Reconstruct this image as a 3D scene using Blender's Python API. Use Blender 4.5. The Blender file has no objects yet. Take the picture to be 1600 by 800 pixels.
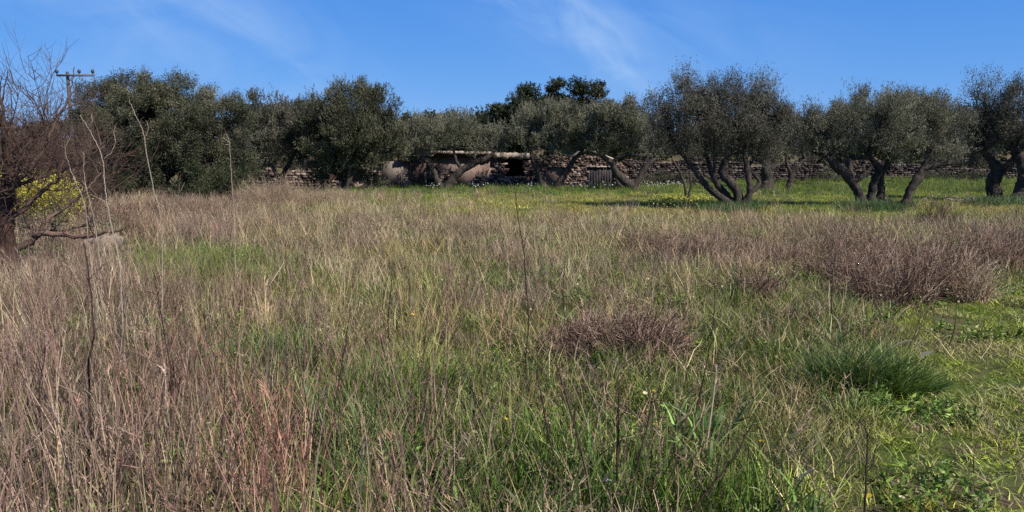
import bpy, math, random
import numpy as np
from mathutils import Vector, noise as mnoise

random.seed(7)
RNG = np.random.default_rng(7)
sc = bpy.context.scene
R = math.radians

# ------------------------------------------------------------------ camera, world, sun, exposure
F_PX, CAM_H, PITCH = 1150.0, 1.62, math.atan(151 / 1150.0)
cam_d = bpy.data.cameras.new('camera'); cam = bpy.data.objects.new('camera', cam_d)
sc.collection.objects.link(cam); sc.camera = cam
cam_d.sensor_width = 36; cam_d.lens = 36 * F_PX / 1600
cam_d.clip_start = 0.05; cam_d.clip_end = 3000
cam.location = (0, 0, CAM_H); cam.rotation_euler = (R(90) - PITCH, 0, 0)

SUN_AZ, SUN_EL = 130.0, 46.0           # azimuth clockwise from +Y (view direction), elevation
SUN_STRENGTH, SKY_STRENGTH, EXPOSURE = 5.0, 0.085, 0.28
sun_d = bpy.data.lights.new('sun', 'SUN'); sun = bpy.data.objects.new('sun', sun_d)
sc.collection.objects.link(sun)
sun_d.energy = SUN_STRENGTH; sun_d.angle = R(0.5); sun_d.color = (1.0, 0.93, 0.82)
sun_dir = Vector((math.sin(R(SUN_AZ)) * math.cos(R(SUN_EL)), math.cos(R(SUN_AZ)) * math.cos(R(SUN_EL)), math.sin(R(SUN_EL))))
sun.rotation_euler = sun_dir.to_track_quat('Z', 'Y').to_euler()

world = bpy.data.worlds.new('World'); sc.world = world; world.use_nodes = True
nt = world.node_tree; N = nt.nodes; L = nt.links
for n in list(N): N.remove(n)
def wn(t, **kw):
    n = N.new(t)
    for k, v in kw.items(): setattr(n, k, v)
    return n
def wmath(op, a, b=None, c=None, clamp=False):
    n = wn('ShaderNodeMath', operation=op); n.use_clamp = clamp
    for i, v in enumerate((a, b, c)):
        if v is None: continue
        if isinstance(v, (int, float)): n.inputs[i].default_value = v
        else: L.new(v, n.inputs[i])
    return n.outputs[0]
sky = wn('ShaderNodeTexSky', sky_type='NISHITA', sun_disc=False)
sky.sun_elevation = R(SUN_EL); sky.sun_rotation = R(SUN_AZ)
sky.altitude = 0; sky.air_density = 1.0; sky.dust_density = 0.15; sky.ozone_density = 3.0
hsv = wn('ShaderNodeHueSaturation'); hsv.inputs['Saturation'].default_value = 1.22; hsv.inputs['Value'].default_value = 1.45
hsv.inputs['Hue'].default_value = 0.505
L.new(sky.outputs[0], hsv.inputs['Color'])
SKYK = 1.0 / (SKY_STRENGTH * 2 ** EXPOSURE)
tc = wn('ShaderNodeTexCoord'); sep = wn('ShaderNodeSeparateXYZ'); L.new(tc.outputs['Generated'], sep.inputs[0])
yy = wmath('MAXIMUM', sep.outputs[1], 0.05)
px_ = wmath('DIVIDE', sep.outputs[0], yy); pz_ = wmath('DIVIDE', sep.outputs[2], yy)
def streak(cx, cz, ang, half_w, half_l, seed, stretch=5.0, sc_=5.0):
    ca, sa = math.cos(ang), math.sin(ang)
    dx = wmath('SUBTRACT', px_, cx); dz = wmath('SUBTRACT', pz_, cz)
    a = wmath('ADD', wmath('MULTIPLY', dx, ca), wmath('MULTIPLY', dz, sa))      # along
    b = wmath('ADD', wmath('MULTIPLY', dx, -sa), wmath('MULTIPLY', dz, ca))     # across
    cmb = wn('ShaderNodeCombineXYZ'); L.new(a, cmb.inputs[0]); L.new(wmath('MULTIPLY', b, stretch), cmb.inputs[1]); cmb.inputs[2].default_value = seed
    nz = wn('ShaderNodeTexNoise'); nz.inputs['Scale'].default_value = sc_; nz.inputs['Detail'].default_value = 7
    nz.inputs['Roughness'].default_value = 0.55; nz.inputs['Distortion'].default_value = 0.9
    L.new(cmb.outputs[0], nz.inputs['Vector'])
    e = wmath('ADD', wmath('POWER', wmath('ABSOLUTE', wmath('DIVIDE', a, half_l)), 2.0), wmath('POWER', wmath('ABSOLUTE', wmath('DIVIDE', b, half_w)), 2.0))
    g = wmath('POWER', 2.718, wmath('MULTIPLY', e, -1.0))
    m = wmath('MULTIPLY', wmath('SUBTRACT', nz.outputs[0], 0.36, clamp=True), 2.6)
    return wmath('MULTIPLY', m, g, clamp=True)
s1 = wmath('MULTIPLY', streak(0.070, 0.175, -0.58, 0.042, 0.15, 1.3, 2.4, 7.5), 0.62)
s2 = wmath('MULTIPLY', streak(0.13, 0.145, -0.95, 0.035, 0.09, 4.3, 2.0, 9.0), 0.50)
s3 = wmath('MULTIPLY', streak(-0.40, 0.175, -0.55, 0.075, 0.24, 7.7, 2.4, 5.5), 0.5)
s4 = wmath('MULTIPLY', streak(-0.60, 0.17, 0.1, 0.10, 0.20, 11.7, 3.0), 0.25)
s5 = wmath('MULTIPLY', streak(0.16, 0.20, -0.4, 0.10, 0.25, 15.1, 3.0), 0.25)
el = wn('ShaderNodeMapRange'); L.new(sep.outputs[2], el.inputs[0]); el.inputs[1].default_value = 0.0; el.inputs[2].default_value = 0.5
sr = wn('ShaderNodeValToRGB'); L.new(el.outputs[0], sr.inputs[0]); e_ = sr.color_ramp.elements
e_[0].position = 0.0; e_[0].color = (0.14, 0.385, 0.86, 1); e_[1].position = 1.0; e_[1].color = (0.045, 0.10, 0.24, 1)
for p_, c_ in ((0.22, (0.092, 0.315, 0.82, 1)), (0.48, (0.052, 0.245, 0.77, 1))):
    q_ = e_.new(p_); q_.color = c_
gain = wn('ShaderNodeVectorMath', operation='SCALE'); L.new(sr.outputs[0], gain.inputs[0]); gain.inputs['Scale'].default_value = SKYK
skymix = wn('ShaderNodeMix', data_type='RGBA'); skymix.inputs[0].default_value = 0.85; L.new(hsv.outputs[0], skymix.inputs[6]); L.new(gain.outputs[0], skymix.inputs[7])
tot = wmath('ADD', wmath('ADD', wmath('ADD', s1, s2), wmath('ADD', s3, s4)), s5, clamp=True)
mixc = wn('ShaderNodeMix', data_type='RGBA'); L.new(tot, mixc.inputs[0]); L.new(skymix.outputs[2], mixc.inputs[6])
mixc.inputs[7].default_value = (0.42 * SKYK, 0.62 * SKYK, 0.95 * SKYK, 1)
bg = wn('ShaderNodeBackground'); bg.inputs[1].default_value = SKY_STRENGTH
L.new(mixc.outputs[2], bg.inputs[0])
wo = wn('ShaderNodeOutputWorld'); L.new(bg.outputs[0], wo.inputs[0])

sc.view_settings.view_transform = 'Standard'; sc.view_settings.look = 'None'
sc.view_settings.gamma = 1; sc.view_settings.exposure = EXPOSURE
sc.render.engine = 'CYCLES'
sc.cycles.max_bounces = 6; sc.cycles.diffuse_bounces = 3; sc.cycles.transparent_max_bounces = 4
sc.cycles.transmission_bounces = 3; sc.cycles.use_denoising = False

# ------------------------------------------------------------------ geometry helpers
def height(x, y):
    """ground height: almost flat field, a bank far right, a hillside beyond the walls"""
    x = np.asarray(x, float); y = np.asarray(y, float)
    h = 0.035 * np.sin(x * 0.7 + 1.3) * np.sin(y * 0.55 + 0.4) + 0.02 * np.sin(x * 1.9 + y * 1.3) + 0.012 * np.sin(x * 4.1 - y * 3.3 + 2)
    t = np.clip((y - 30) / 16, 0, 1); s = np.clip((x - 8) / 12, 0, 1)
    h = h + 0.35 * t * t * (3 - 2 * t) * s
    t2 = np.clip((y - 50) / 90, 0, 1)
    h = h + 5.5 * t2 * t2 * (3 - 2 * t2)
    return h
def H(x, y): return float(height(x, y))
cp, sp = math.cos(PITCH), math.sin(PITCH)
def at(u, v, Y):
    """world point on the viewing ray of photo pixel (u,v) at world distance Y"""
    a = (u - 800) / F_PX; b = (400 - v) / F_PX
    dy = cp + b * sp; dz = -sp + b * cp
    t = Y / dy
    return Vector((a * t, Y, CAM_H + dz * t))
def gx(u, Y, v=300):  return at(u, v, Y).x
def gpt(u, v):
    b = (400 - v) / F_PX; dy = cp + b * sp; dz = -sp + b * cp
    t = CAM_H / max(-dz, 1e-3)
    x, y = (u - 800) / F_PX * t, dy * t
    return Vector((x, y, H(x, y)))
def proj(x, y, z):
    rx, ry, rz = x, y, z - CAM_H
    d = ry * cp - rz * sp; up = ry * sp + rz * cp
    return 800 + F_PX * rx / d, 400 - F_PX * up / d

def mesh_np(name, V, Fc, smooth=False, fattr=None):
    me = bpy.data.meshes.new(name)
    V = np.asarray(V, np.float32); 
    if isinstance(Fc, np.ndarray):
        nf, k = Fc.shape
        me.vertices.add(len(V)); me.vertices.foreach_set('co', V.ravel())
        me.loops.add(nf * k); me.loops.foreach_set('vertex_index', Fc.astype(np.int32).ravel())
        me.polygons.add(nf); me.polygons.foreach_set('loop_start', np.arange(0, nf * k, k, dtype=np.int32))
        me.polygons.foreach_set('loop_total', np.full(nf, k, np.int32))
    else:
        me.from_pydata(V.tolist(), [], Fc)
        nf = len(me.polygons)
    if smooth: me.polygons.foreach_set('use_smooth', np.ones(len(me.polygons), bool))
    if fattr is not None:
        at_ = me.attributes.new('rnd', 'FLOAT', 'FACE'); at_.data.foreach_set('value', np.asarray(fattr, np.float32))
    me.update(calc_edges=True); me.validate()
    return me

def link(name, me, mat, parent=None, loc=None):
    o = bpy.data.objects.new(name, me); sc.collection.objects.link(o)
    if mat is not None and me is not None:
        me.materials.clear(); me.materials.append(mat)
    if parent is not None: o.parent = parent
    if loc is not None: o.location = loc
    return o
def tag(o, label=None, cat=None, group=None, kind=None):
    if label: o['label'] = label
    if cat: o['category'] = cat
    if group: o['group'] = group
    if kind: o['kind'] = kind
    return o
def empty(name, loc, label, cat, group=None):
    o = bpy.data.objects.new(name, None); o.empty_display_size = 0.2
    sc.collection.objects.link(o); o.location = loc
    return tag(o, label, cat, group)

class Acc:
    """collects shapes in local space of `org` and links them as ONE mesh"""
    def __init__(s, org=(0, 0, 0)): s.V = []; s.F = []; s.r = []; s.n = 0; s.o = np.array(org, float)
    def add(s, V, F, rnd=None):
        V = np.asarray(V, float); F = np.asarray(F, int)
        s.V.append(V - s.o); s.F.append(F + s.n); s.n += len(V)
        s.r.append(np.full(len(F), random.random() if rnd is None else rnd))
    def tube(s, pts, rad, sides=6, rnd=None, wob=0.0):
        pts = np.asarray(pts, float); rad = np.broadcast_to(np.asarray(rad, float), (len(pts),))
        T = np.gradient(pts, axis=0); T /= np.linalg.norm(T, axis=1, keepdims=True) + 1e-9
        ref = np.array([0.13, 0.97, 0.2]) if abs(T[0] @ np.array([0.13, 0.97, 0.2])) < 0.9 else np.array([1.0, 0, 0])
        A = np.cross(T, ref); A /= np.linalg.norm(A, axis=1, keepdims=True) + 1e-9
        B = np.cross(T, A)
        ang = np.linspace(0, 2 * np.pi, sides, endpoint=False)
        rr = rad[:, None] * (1 + (RNG.normal(0, wob, (len(pts), sides)) if wob else 0))
        ring = pts[:, None] + rr[..., None] * (A[:, None] * np.cos(ang)[None, :, None] + B[:, None] * np.sin(ang)[None, :, None])
        V = ring.reshape(-1, 3); n = len(pts)
        i = np.arange(n - 1)[:, None] * sides; j = np.arange(sides)[None]; k = (np.arange(sides) + 1)[None] % sides
        Fq = np.stack([i + j, i + k, i + sides + k, i + sides + j], -1).reshape(-1, 4)
        s.add(V, Fq, rnd)
        return s
    def box(s, a, b, rnd=None):
        (x0, y0, z0), (x1, y1, z1) = a, b
        V = [(x0, y0, z0), (x1, y0, z0), (x1, y1, z0), (x0, y1, z0), (x0, y0, z1), (x1, y0, z1), (x1, y1, z1), (x0, y1, z1)]
        s.add(V, [(0, 3, 2, 1), (4, 5, 6, 7), (0, 1, 5, 4), (1, 2, 6, 5), (2, 3, 7, 6), (3, 0, 4, 7)], rnd)
        return s
    def build(s, name, mat, parent=None, loc=None, smooth=False):
        if not s.V: s.add(np.zeros((4, 3)), [(0, 1, 2, 3)])
        me = mesh_np(name, np.concatenate(s.V), np.concatenate(s.F), smooth, np.concatenate(s.r))
        return link(name, me, mat, parent, loc)

def spline(pts, n=6, jit=0.0):
    """Catmull-Rom through rows (x,y,z,r)"""
    P = np.asarray(pts, float)
    P = np.vstack([2 * P[0] - P[1], P, 2 * P[-1] - P[-2]])
    out = []
    for i in range(1, len(P) - 2):
        for t in np.linspace(0, 1, n, endpoint=False):
            a, b, c, d = P[i - 1:i + 3]
            out.append(0.5 * ((2 * b) + (-a + c) * t + (2 * a - 5 * b + 4 * c - d) * t * t + (-a + 3 * b - 3 * c + d) * t ** 3))
    out.append(P[-2]); out = np.array(out)
    if jit: out[1:-1, :3] += RNG.normal(0, jit, (len(out) - 2, 3))
    out[:, 3] = np.maximum(out[:, 3], 0.002)
    return out

# ------------------------------------------------------------------ materials
def newmat(name):
    m = bpy.data.materials.new(name); m.use_nodes = True
    t = m.node_tree
    for n in list(t.nodes): t.nodes.remove(n)
    return m, t
def ramp(t, fac, stops):
    n = t.nodes.new('ShaderNodeValToRGB'); e = n.color_ramp.elements
    while len(e) < len(stops): e.new(0.5)
    for i, (p, c) in enumerate(stops): e[i].position = p; e[i].color = (*c, 1)
    t.links.new(fac, n.inputs[0]); return n.outputs[0]
def noise(t, scale, detail=5, rough=0.6, vec=None, dist=0.0):
    n = t.nodes.new('ShaderNodeTexNoise'); n.inputs['Scale'].default_value = scale
    n.inputs['Detail'].default_value = detail; n.inputs['Roughness'].default_value = rough; n.inputs['Distortion'].default_value = dist
    if vec is not None: t.links.new(vec, n.inputs['Vector'])
    return n.outputs[0]
def mixrgb(t, fac, a, b, mode='MIX'):
    n = t.nodes.new('ShaderNodeMix'); n.data_type = 'RGBA'; n.blend_type = mode
    for s, v in ((0, fac), (6, a), (7, b)):
        if isinstance(v, (int, float)): n.inputs[s].default_value = v
        elif isinstance(v, tuple): n.inputs[s].default_value = (*v, 1)
        else: t.links.new(v, n.inputs[s])
    return n.outputs[2]
def tmath(t, op, a, b=0.0, clamp=False):
    n = t.nodes.new('ShaderNodeMath'); n.operation = op; n.use_clamp = clamp
    for i, v in enumerate((a, b)):
        if isinstance(v, (int, float)): n.inputs[i].default_value = v
        else: t.links.new(v, n.inputs[i])
    return n.outputs[0]
def geo_pos(t): return t.nodes.new('ShaderNodeNewGeometry').outputs['Position']
def obj_pos(t): return t.nodes.new('ShaderNodeTexCoord').outputs['Object']
def attr(t, name, kind='GEOMETRY'):
    n = t.nodes.new('ShaderNodeAttribute'); n.attribute_name = name; n.attribute_type = kind; return n
def finish(t, color, rough=0.9, bump=None, bump_s=0.3, bump_d=0.02, spec=0.3, transl=0.0):
    p = t.nodes.new('ShaderNodeBsdfPrincipled'); p.inputs['Roughness'].default_value = rough
    p.inputs['Specular IOR Level'].default_value = spec
    if isinstance(color, tuple): p.inputs['Base Color'].default_value = (*color, 1)
    else: t.links.new(color, p.inputs['Base Color'])
    if bump is not None:
        b = t.nodes.new('ShaderNodeBump'); b.inputs['Strength'].default_value = bump_s; b.inputs['Distance'].default_value = bump_d
        t.links.new(bump, b.inputs['Height']); t.links.new(b.outputs[0], p.inputs['Normal'])
    out = t.nodes.new('ShaderNodeOutputMaterial')
    if transl:
        tr = t.nodes.new('ShaderNodeBsdfTranslucent')
        if isinstance(color, tuple): tr.inputs[0].default_value = (*color, 1)
        else: t.links.new(color, tr.inputs[0])
        ms = t.nodes.new('ShaderNodeMixShader'); ms.inputs[0].default_value = transl
        t.links.new(p.outputs[0], ms.inputs[1]); t.links.new(tr.outputs[0], ms.inputs[2]); t.links.new(ms.outputs[0], out.inputs[0])
    else: t.links.new(p.outputs[0], out.inputs[0])

def leaf_mat(name, c_lo, c_mid, c_hi, rough=0.55, transl=0.18, nscale=0.9):
    m, t = newmat(name)
    r = attr(t, 'rnd').outputs['Fac']; nz = noise(t, nscale, 3, 0.6, geo_pos(t))
    f = tmath(t, 'ADD', tmath(t, 'MULTIPLY', r, 0.6), tmath(t, 'MULTIPLY', tmath(t, 'SUBTRACT', nz, 0.3), 0.9), clamp=True)
    finish(t, ramp(t, f, [(0.1, c_lo), (0.5, c_mid), (0.95, c_hi)]), rough, spec=0.35, transl=transl); return m
def bark_mat(name, a, b, scale=9.0):
    m, t = newmat(name); v = obj_pos(t)
    mp = t.nodes.new('ShaderNodeMapping'); mp.inputs['Scale'].default_value = (1, 1, 0.3); t.links.new(v, mp.inputs[0])
    n1 = noise(t, scale, 8, 0.7, mp.outputs[0], 0.5)
    finish(t, ramp(t, n1, [(0.32, a), (0.62, b)]), 0.95, n1, 0.9, 0.05); return m

M = {}
M['olive'] = leaf_mat('olive_leaves', (0.085, 0.088, 0.062), (0.19, 0.19, 0.13), (0.42, 0.40, 0.30))
M['olive_dark'] = leaf_mat('olive_dark_leaves', (0.055, 0.055, 0.042), (0.125, 0.120, 0.088), (0.30, 0.275, 0.21))
M['oak'] = leaf_mat('evergreen_oak_leaves', (0.032, 0.037, 0.021), (0.090, 0.093, 0.054), (0.32, 0.30, 0.20), transl=0.1, nscale=0.6)
M['pine'] = leaf_mat('carob_leaves', (0.016, 0.024, 0.010), (0.036, 0.046, 0.018), (0.08, 0.09, 0.035), transl=0.08)
M['sage'] = leaf_mat('pale_hill_scrub', (0.05, 0.06, 0.03), (0.10, 0.12, 0.06), (0.2, 0.22, 0.1))
M['yellowbush'] = leaf_mat('yellow_flowering_leaves', (0.40, 0.38, 0.07), (0.62, 0.55, 0.12), (0.72, 0.66, 0.20), transl=0.35)
M['bark'] = bark_mat('olive_bark', (0.010, 0.008, 0.007), (0.085, 0.070, 0.061))
M['bark_red'] = bark_mat('almond_bark', (0.025, 0.015, 0.012), (0.12, 0.065, 0.05))
M['twig'] = bark_mat('bare_twigs', (0.05, 0.030, 0.026), (0.17, 0.11, 0.088), 3.0)
M['palestalk'] = bark_mat('bleached_dry_stalk', (0.28, 0.22, 0.17), (0.50, 0.42, 0.34), 14.0)
M['darkstalk'] = bark_mat('dark_dry_stalk', (0.035, 0.020, 0.016), (0.10, 0.060, 0.048), 20.0)
M['brownstalk'] = bark_mat('brown_dry_stalk', (0.16, 0.095, 0.075), (0.34, 0.22, 0.17), 20.0)

def ground_mat():
    m, t = newmat('field_soil_and_thatch'); v = geo_pos(t)
    n1 = noise(t, 0.35, 6, 0.6, v); n2 = noise(t, 9.0, 8, 0.75, v); n3 = noise(t, 45.0, 6, 0.7, v); n4 = noise(t, 1.4, 5, 0.65, v)
    green = ramp(t, n3, [(0.3, (0.035, 0.060, 0.012)), (0.7, (0.11, 0.16, 0.03))])
    soil = ramp(t, n2, [(0.3, (0.055, 0.040, 0.028)), (0.7, (0.20, 0.15, 0.10))])
    f = ramp(t, tmath(t, 'ADD', tmath(t, 'MULTIPLY', n1, 0.4), tmath(t, 'MULTIPLY', n4, 0.6)), [(0.42, (1, 1, 1)), (0.60, (0, 0, 0))])
    sepn = t.nodes.new('ShaderNodeSeparateXYZ'); t.links.new(v, sepn.inputs[0])
    lawn = tmath(t, 'MULTIPLY', tmath(t, 'SUBTRACT', sepn.outputs[1], 19.0), 0.12, clamp=True)
    beyond = tmath(t, 'MULTIPLY', tmath(t, 'SUBTRACT', sepn.outputs[1], 46.0), 0.5, clamp=True)
    ff = tmath(t, 'MULTIPLY', tmath(t, 'MAXIMUM', f, tmath(t, 'MULTIPLY', lawn, 0.85)), tmath(t, 'SUBTRACT', 1.0, tmath(t, 'MULTIPLY', beyond, 0.8)))
    col = mixrgb(t, ff, soil, green)
    finish(t, col, 0.95, n2, 0.8, 0.04, 0.1); return m
M['ground'] = ground_mat()

def grass_mat(name, rough=0.6, transl=0.25):
    """blade colour = colour carried by each clump, varied blade by blade"""
    m, t = newmat(name)
    tint = attr(t, 'tint', 'INSTANCER').outputs['Color']
    r = attr(t, 'rnd').outputs['Fac']
    k = tmath(t, 'ADD', tmath(t, 'MULTIPLY', tmath(t, 'POWER', r, 1.7), 1.5), 0.45)
    mul = t.nodes.new('ShaderNodeVectorMath'); mul.operation = 'SCALE'; t.links.new(tint, mul.inputs[0]); t.links.new(k, mul.inputs['Scale'])
    r2 = tmath(t, 'FRACT', tmath(t, 'MULTIPLY', r, 7.31))
    odd = tmath(t, 'GREATER_THAN', r2, 0.88)
    col = mixrgb(t, tmath(t, 'MULTIPLY', odd, 0.6), mul.outputs[0], (0.42, 0.36, 0.24))
    finish(t, col, rough, spec=0.3, transl=transl); return m
M['grass'] = grass_mat('grass_blades', .5, .2)
M['drygrass'] = grass_mat('dry_grass_stems', 0.75, 0.08)

def stone_mat(name, cols, scale=7.0, rn=True):
    m, t = newmat(name); v = obj_pos(t)
    n1 = noise(t, scale, 8, 0.7, v); r = attr(t, 'rnd').outputs['Fac']
    base = ramp(t, r, [(0.0, cols[0]), (0.35, cols[1]), (0.7, cols[2]), (1.0, cols[3])])
    dirt = ramp(t, n1, [(0.3, (0.45, 0.42, 0.4)), (0.65, (1, 1, 1))])
    finish(t, mixrgb(t, 1.0, base, dirt, 'MULTIPLY'), 0.95, n1, 0.6, 0.04, 0.2); return m
M['stone'] = stone_mat('field_stone', [(0.07, 0.048, 0.045), (0.17, 0.118, 0.105), (0.25, 0.185, 0.165), (0.46, 0.38, 0.34)])
M['stone_dark'] = stone_mat('weathered_wall_stone', [(0.035, 0.027, 0.029), (0.075, 0.058, 0.058), (0.12, 0.095, 0.09), (0.23, 0.19, 0.175)])
M['stone_pale'] = stone_mat('pale_boulder', [(0.28, 0.23, 0.19), (0.38, 0.31, 0.26), (0.33, 0.27, 0.22), (0.45, 0.38, 0.32)])
def plaster(name, a, b, c, s=1.3):
    m, t = newmat(name); v = obj_pos(t)
    n1 = noise(t, s, 7, 0.65, v, 0.4); n2 = noise(t, 12, 6, 0.7, v)
    col = ramp(t, n1, [(0.35, a), (0.5, b), (0.66, c)])
    finish(t, mixrgb(t, 0.6, col, ramp(t, n2, [(0.3, (0.6, 0.58, 0.56)), (0.7, (1, 1, 1))]), 'MULTIPLY'), 0.95, n2, 0.5, 0.03, 0.2); return m
M['plaster_pink'] = plaster('weathered_pink_plaster', (0.15, 0.095, 0.083), (0.29, 0.205, 0.18), (0.42, 0.32, 0.29))
M['plaster_grey'] = plaster('grey_cement_render', (0.16, 0.13, 0.115), (0.23, 0.195, 0.17), (0.30, 0.26, 0.23))
M['concrete'] = plaster('pale_concrete', (0.26, 0.21, 0.18), (0.44, 0.37, 0.33), (0.56, 0.49, 0.44), 3.0)
M['dark_brown'] = plaster('dark_brown_mottle', (0.05, 0.035, 0.03), (0.09, 0.06, 0.05), (0.14, 0.10, 0.08), 4.0)  # dark brown mottle for the strip under the slab and the wall cores
M['doorwood'] = plaster('brown_door_boards', (0.09, 0.055, 0.05), (0.14, 0.09, 0.08), (0.19, 0.13, 0.11), 3.0)
M['metal_door'] = plaster('dull_grey_sheet', (0.035, 0.03, 0.037), (0.06, 0.052, 0.06), (0.09, 0.08, 0.085), 2.0)
def flat(name, c, rough=0.6, transl=0.0):
    m, t = newmat(name)
    n1 = noise(t, 25, 4, 0.6, obj_pos(t)); lo = tuple(x * 0.8 for x in c)
    finish(t, ramp(t, n1, [(0.3, lo), (0.7, c)]), rough, transl=transl); return m
M['poleconcrete'] = flat('pole_timber', (0.13, 0.12, 0.13)); M['insulator'] = flat('insulator_ceramic', (0.06, 0.05, 0.06), 0.3)
M['petal_lemon'] = flat('lemon_petals', (0.75, 0.74, 0.16), 0.6, 0.3)
M['petal_yellow'] = flat('yellow_petals', (0.75, 0.52, 0.04), 0.6, 0.2); M['petal_cream'] = flat('cream_petals', (0.78, 0.70, 0.42), 0.6, 0.2)
M['petal_white'] = flat('white_petals', (0.78, 0.78, 0.72), 0.6, 0.2); M['stem_green'] = flat('green_stems', (0.10, 0.15, 0.05), 0.6, 0.2)
M['leaf_bright'] = flat('yellow_green_leaves', (0.20, 0.28, 0.05), 0.6, 0.3); M['straw'] = flat('pale_straw_leaf', (0.62, 0.55, 0.42), 0.6, 0.2)
M['leaf_asph'] = flat('grey_green_strap_leaf', (0.13, 0.20, 0.09), 0.45, 0.25)
M['dark'] = flat('interior_shade', (0.03, 0.026, 0.024), 0.9)  # near-black colour painting the shade inside the hut openings

# ------------------------------------------------------------------ ground: one sheet, fine near the camera
def build_ground():
    xs = np.concatenate([-np.geomspace(1200, 32, 24), np.linspace(-30, 30, 181), np.geomspace(32, 1200, 24)])
    ys = np.concatenate([-np.geomspace(600, 6, 14), np.linspace(-4, 60, 193), np.geomspace(62, 2500, 36)])
    X, Y = np.meshgrid(xs, ys); Z = height(X, Y)
    V = np.stack([X, Y, Z], -1).reshape(-1, 3); nx = len(xs)
    i, j = np.meshgrid(np.arange(len(ys) - 1), np.arange(nx - 1), indexing='ij'); a = (i * nx + j).ravel()
    o = link('ground', mesh_np('ground', V, np.stack([a, a + 1, a + nx + 1, a + nx], -1), True), M['ground'])
    tag(o, 'weedy field soil under the grass, nearly flat', 'ground', kind='structure')
build_ground()

# ------------------------------------------------------------------ leaves and trees
def leaves(C, D, Ln, Wd, rnd, curl=0.0):
    """rhombic leaves: centres C, unit directions D"""
    n = len(C); rv = RNG.normal(0, 1, (n, 3)); S = np.cross(D, rv); S /= np.linalg.norm(S, axis=1, keepdims=True) + 1e-9
    Ln = np.broadcast_to(Ln, (n,))[:, None]; Wd = np.broadcast_to(Wd, (n,))[:, None]
    a = C - D * Ln * 0.5; b = C + S * Wd * 0.5 - D * Ln * 0.05; c = C + D * Ln * 0.5; d = C - S * Wd * 0.5 - D * Ln * 0.05
    V = np.stack([a, b, c, d], 1).reshape(-1, 3); F = np.arange(n * 4).reshape(-1, 4)
    return V, F, rnd
def unit(a): return a / (np.linalg.norm(a, axis=-1, keepdims=True) + 1e-9)

def crown_leaves(blobs, dens, leaf, style, rng):
    """blobs: rows (x,y,z,rx,ry,rz). Shoots fill each blob's volume unevenly, leaves sit along each shoot."""
    Cs, Ds, Ls, Ws, Rn, tw = [], [], [], [], [], []
    for (x, y, z, rx, ry, rz) in blobs:
        vol = 4.19 * rx * ry * rz
        # sub-clumps give the crown its uneven light and dark masses and gaps
        nsub = max(5, int(vol * style.get('sub', 3.0)))
        sd = unit(rng.normal(0, 1, (nsub, 3))); sr = rng.uniform(style.get('inner', 0.35), 1.0, nsub) ** 0.7
        sc_ = sd * sr[:, None] * np.array([rx, ry, rz]) + np.array([x, y, z])
        subr = style.get('subr', 0.36) * rng.uniform(0.6, 1.3, nsub)
        nsh = max(20, int(vol * dens)); pick = rng.integers(0, nsub, nsh)
        off = unit(rng.normal(0, 1, (nsh, 3))) * (rng.uniform(0.1, 1, nsh) ** 0.5)[:, None] * subr[pick][:, None]
        off[:, 2] *= style.get('flat', 0.8)
        P = sc_[pick] + off
        out = unit(P - np.array([x, y, z - rz * 0.4])); up = np.array([0, 0, 1.0])
        D = unit(out * style.get('out', 0.7) + up * style.get('up', 0.6) + rng.normal(0, 0.4, (nsh, 3)))
        SL = rng.uniform(0.6, 1.3, nsh) * style.get('shoot', 0.35)
        if style.get('spike'):
            top = (P[:, 2] > z + rz * 0.55) & (rng.random(nsh) < style['spike'])
            SL[top] *= rng.uniform(1.2, 1.8, top.sum()); D[top] = unit(D[top] + up * 1.4)
        nl = style.get('n', 14)
        t = (np.arange(nl)[None] + rng.random((nsh, nl))) / nl
        droop = style.get('droop', 0.0)
        C = P[:, None] + D[:, None] * (t * SL[:, None])[..., None]
        C[..., 2] -= droop * (t * SL[:, None]) ** 2
        C += rng.normal(0, style.get('spread', 0.03), C.shape)
        LD = unit(D[:, None] * 1.0 + rng.normal(0, style.get('ldir', 0.6), C.shape))
        base = rng.random(nsub)[pick] * 0.5 + rng.random(nsh) * 0.3
        Cs.append(C.reshape(-1, 3)); Ds.append(LD.reshape(-1, 3))
        Rn.append(np.clip(base[:, None] + rng.normal(0, 0.12, t.shape), 0, 1).ravel())
        m = nsh * nl; Ls.append(rng.uniform(0.7, 1.25, m) * leaf[0]); Ws.append(rng.uniform(0.7, 1.25, m) * leaf[1])
        tw.append((sc_, (x, y, z)))
    V, F, rn = leaves(np.concatenate(Cs), np.concatenate(Ds), np.concatenate(Ls), np.concatenate(Ws), np.concatenate(Rn))
    return V, F, rn, tw

OLIVE = dict(sub=2.6, subr=0.40, out=0.5, up=0.85, shoot=0.38, n=16, spread=0.03, ldir=0.32, spike=0.25, inner=0.3, flat=0.95, droop=0.2)
SPARSE = dict(sub=2.4, subr=0.34, out=0.4, up=0.9, shoot=0.42, n=14, spread=0.03, ldir=0.5, spike=0.75, inner=0.35, flat=1.0)
OAK = dict(sub=2.0, subr=0.48, out=0.9, up=0.5, shoot=0.24, n=14, spread=0.045, ldir=0.8, spike=0.25, inner=0.5, flat=0.8)
PINE = dict(sub=1.6, subr=0.55, out=0.9, up=0.5, shoot=0.22, n=14, spread=0.06, ldir=0.9, inner=0.6, flat=0.7)

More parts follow.
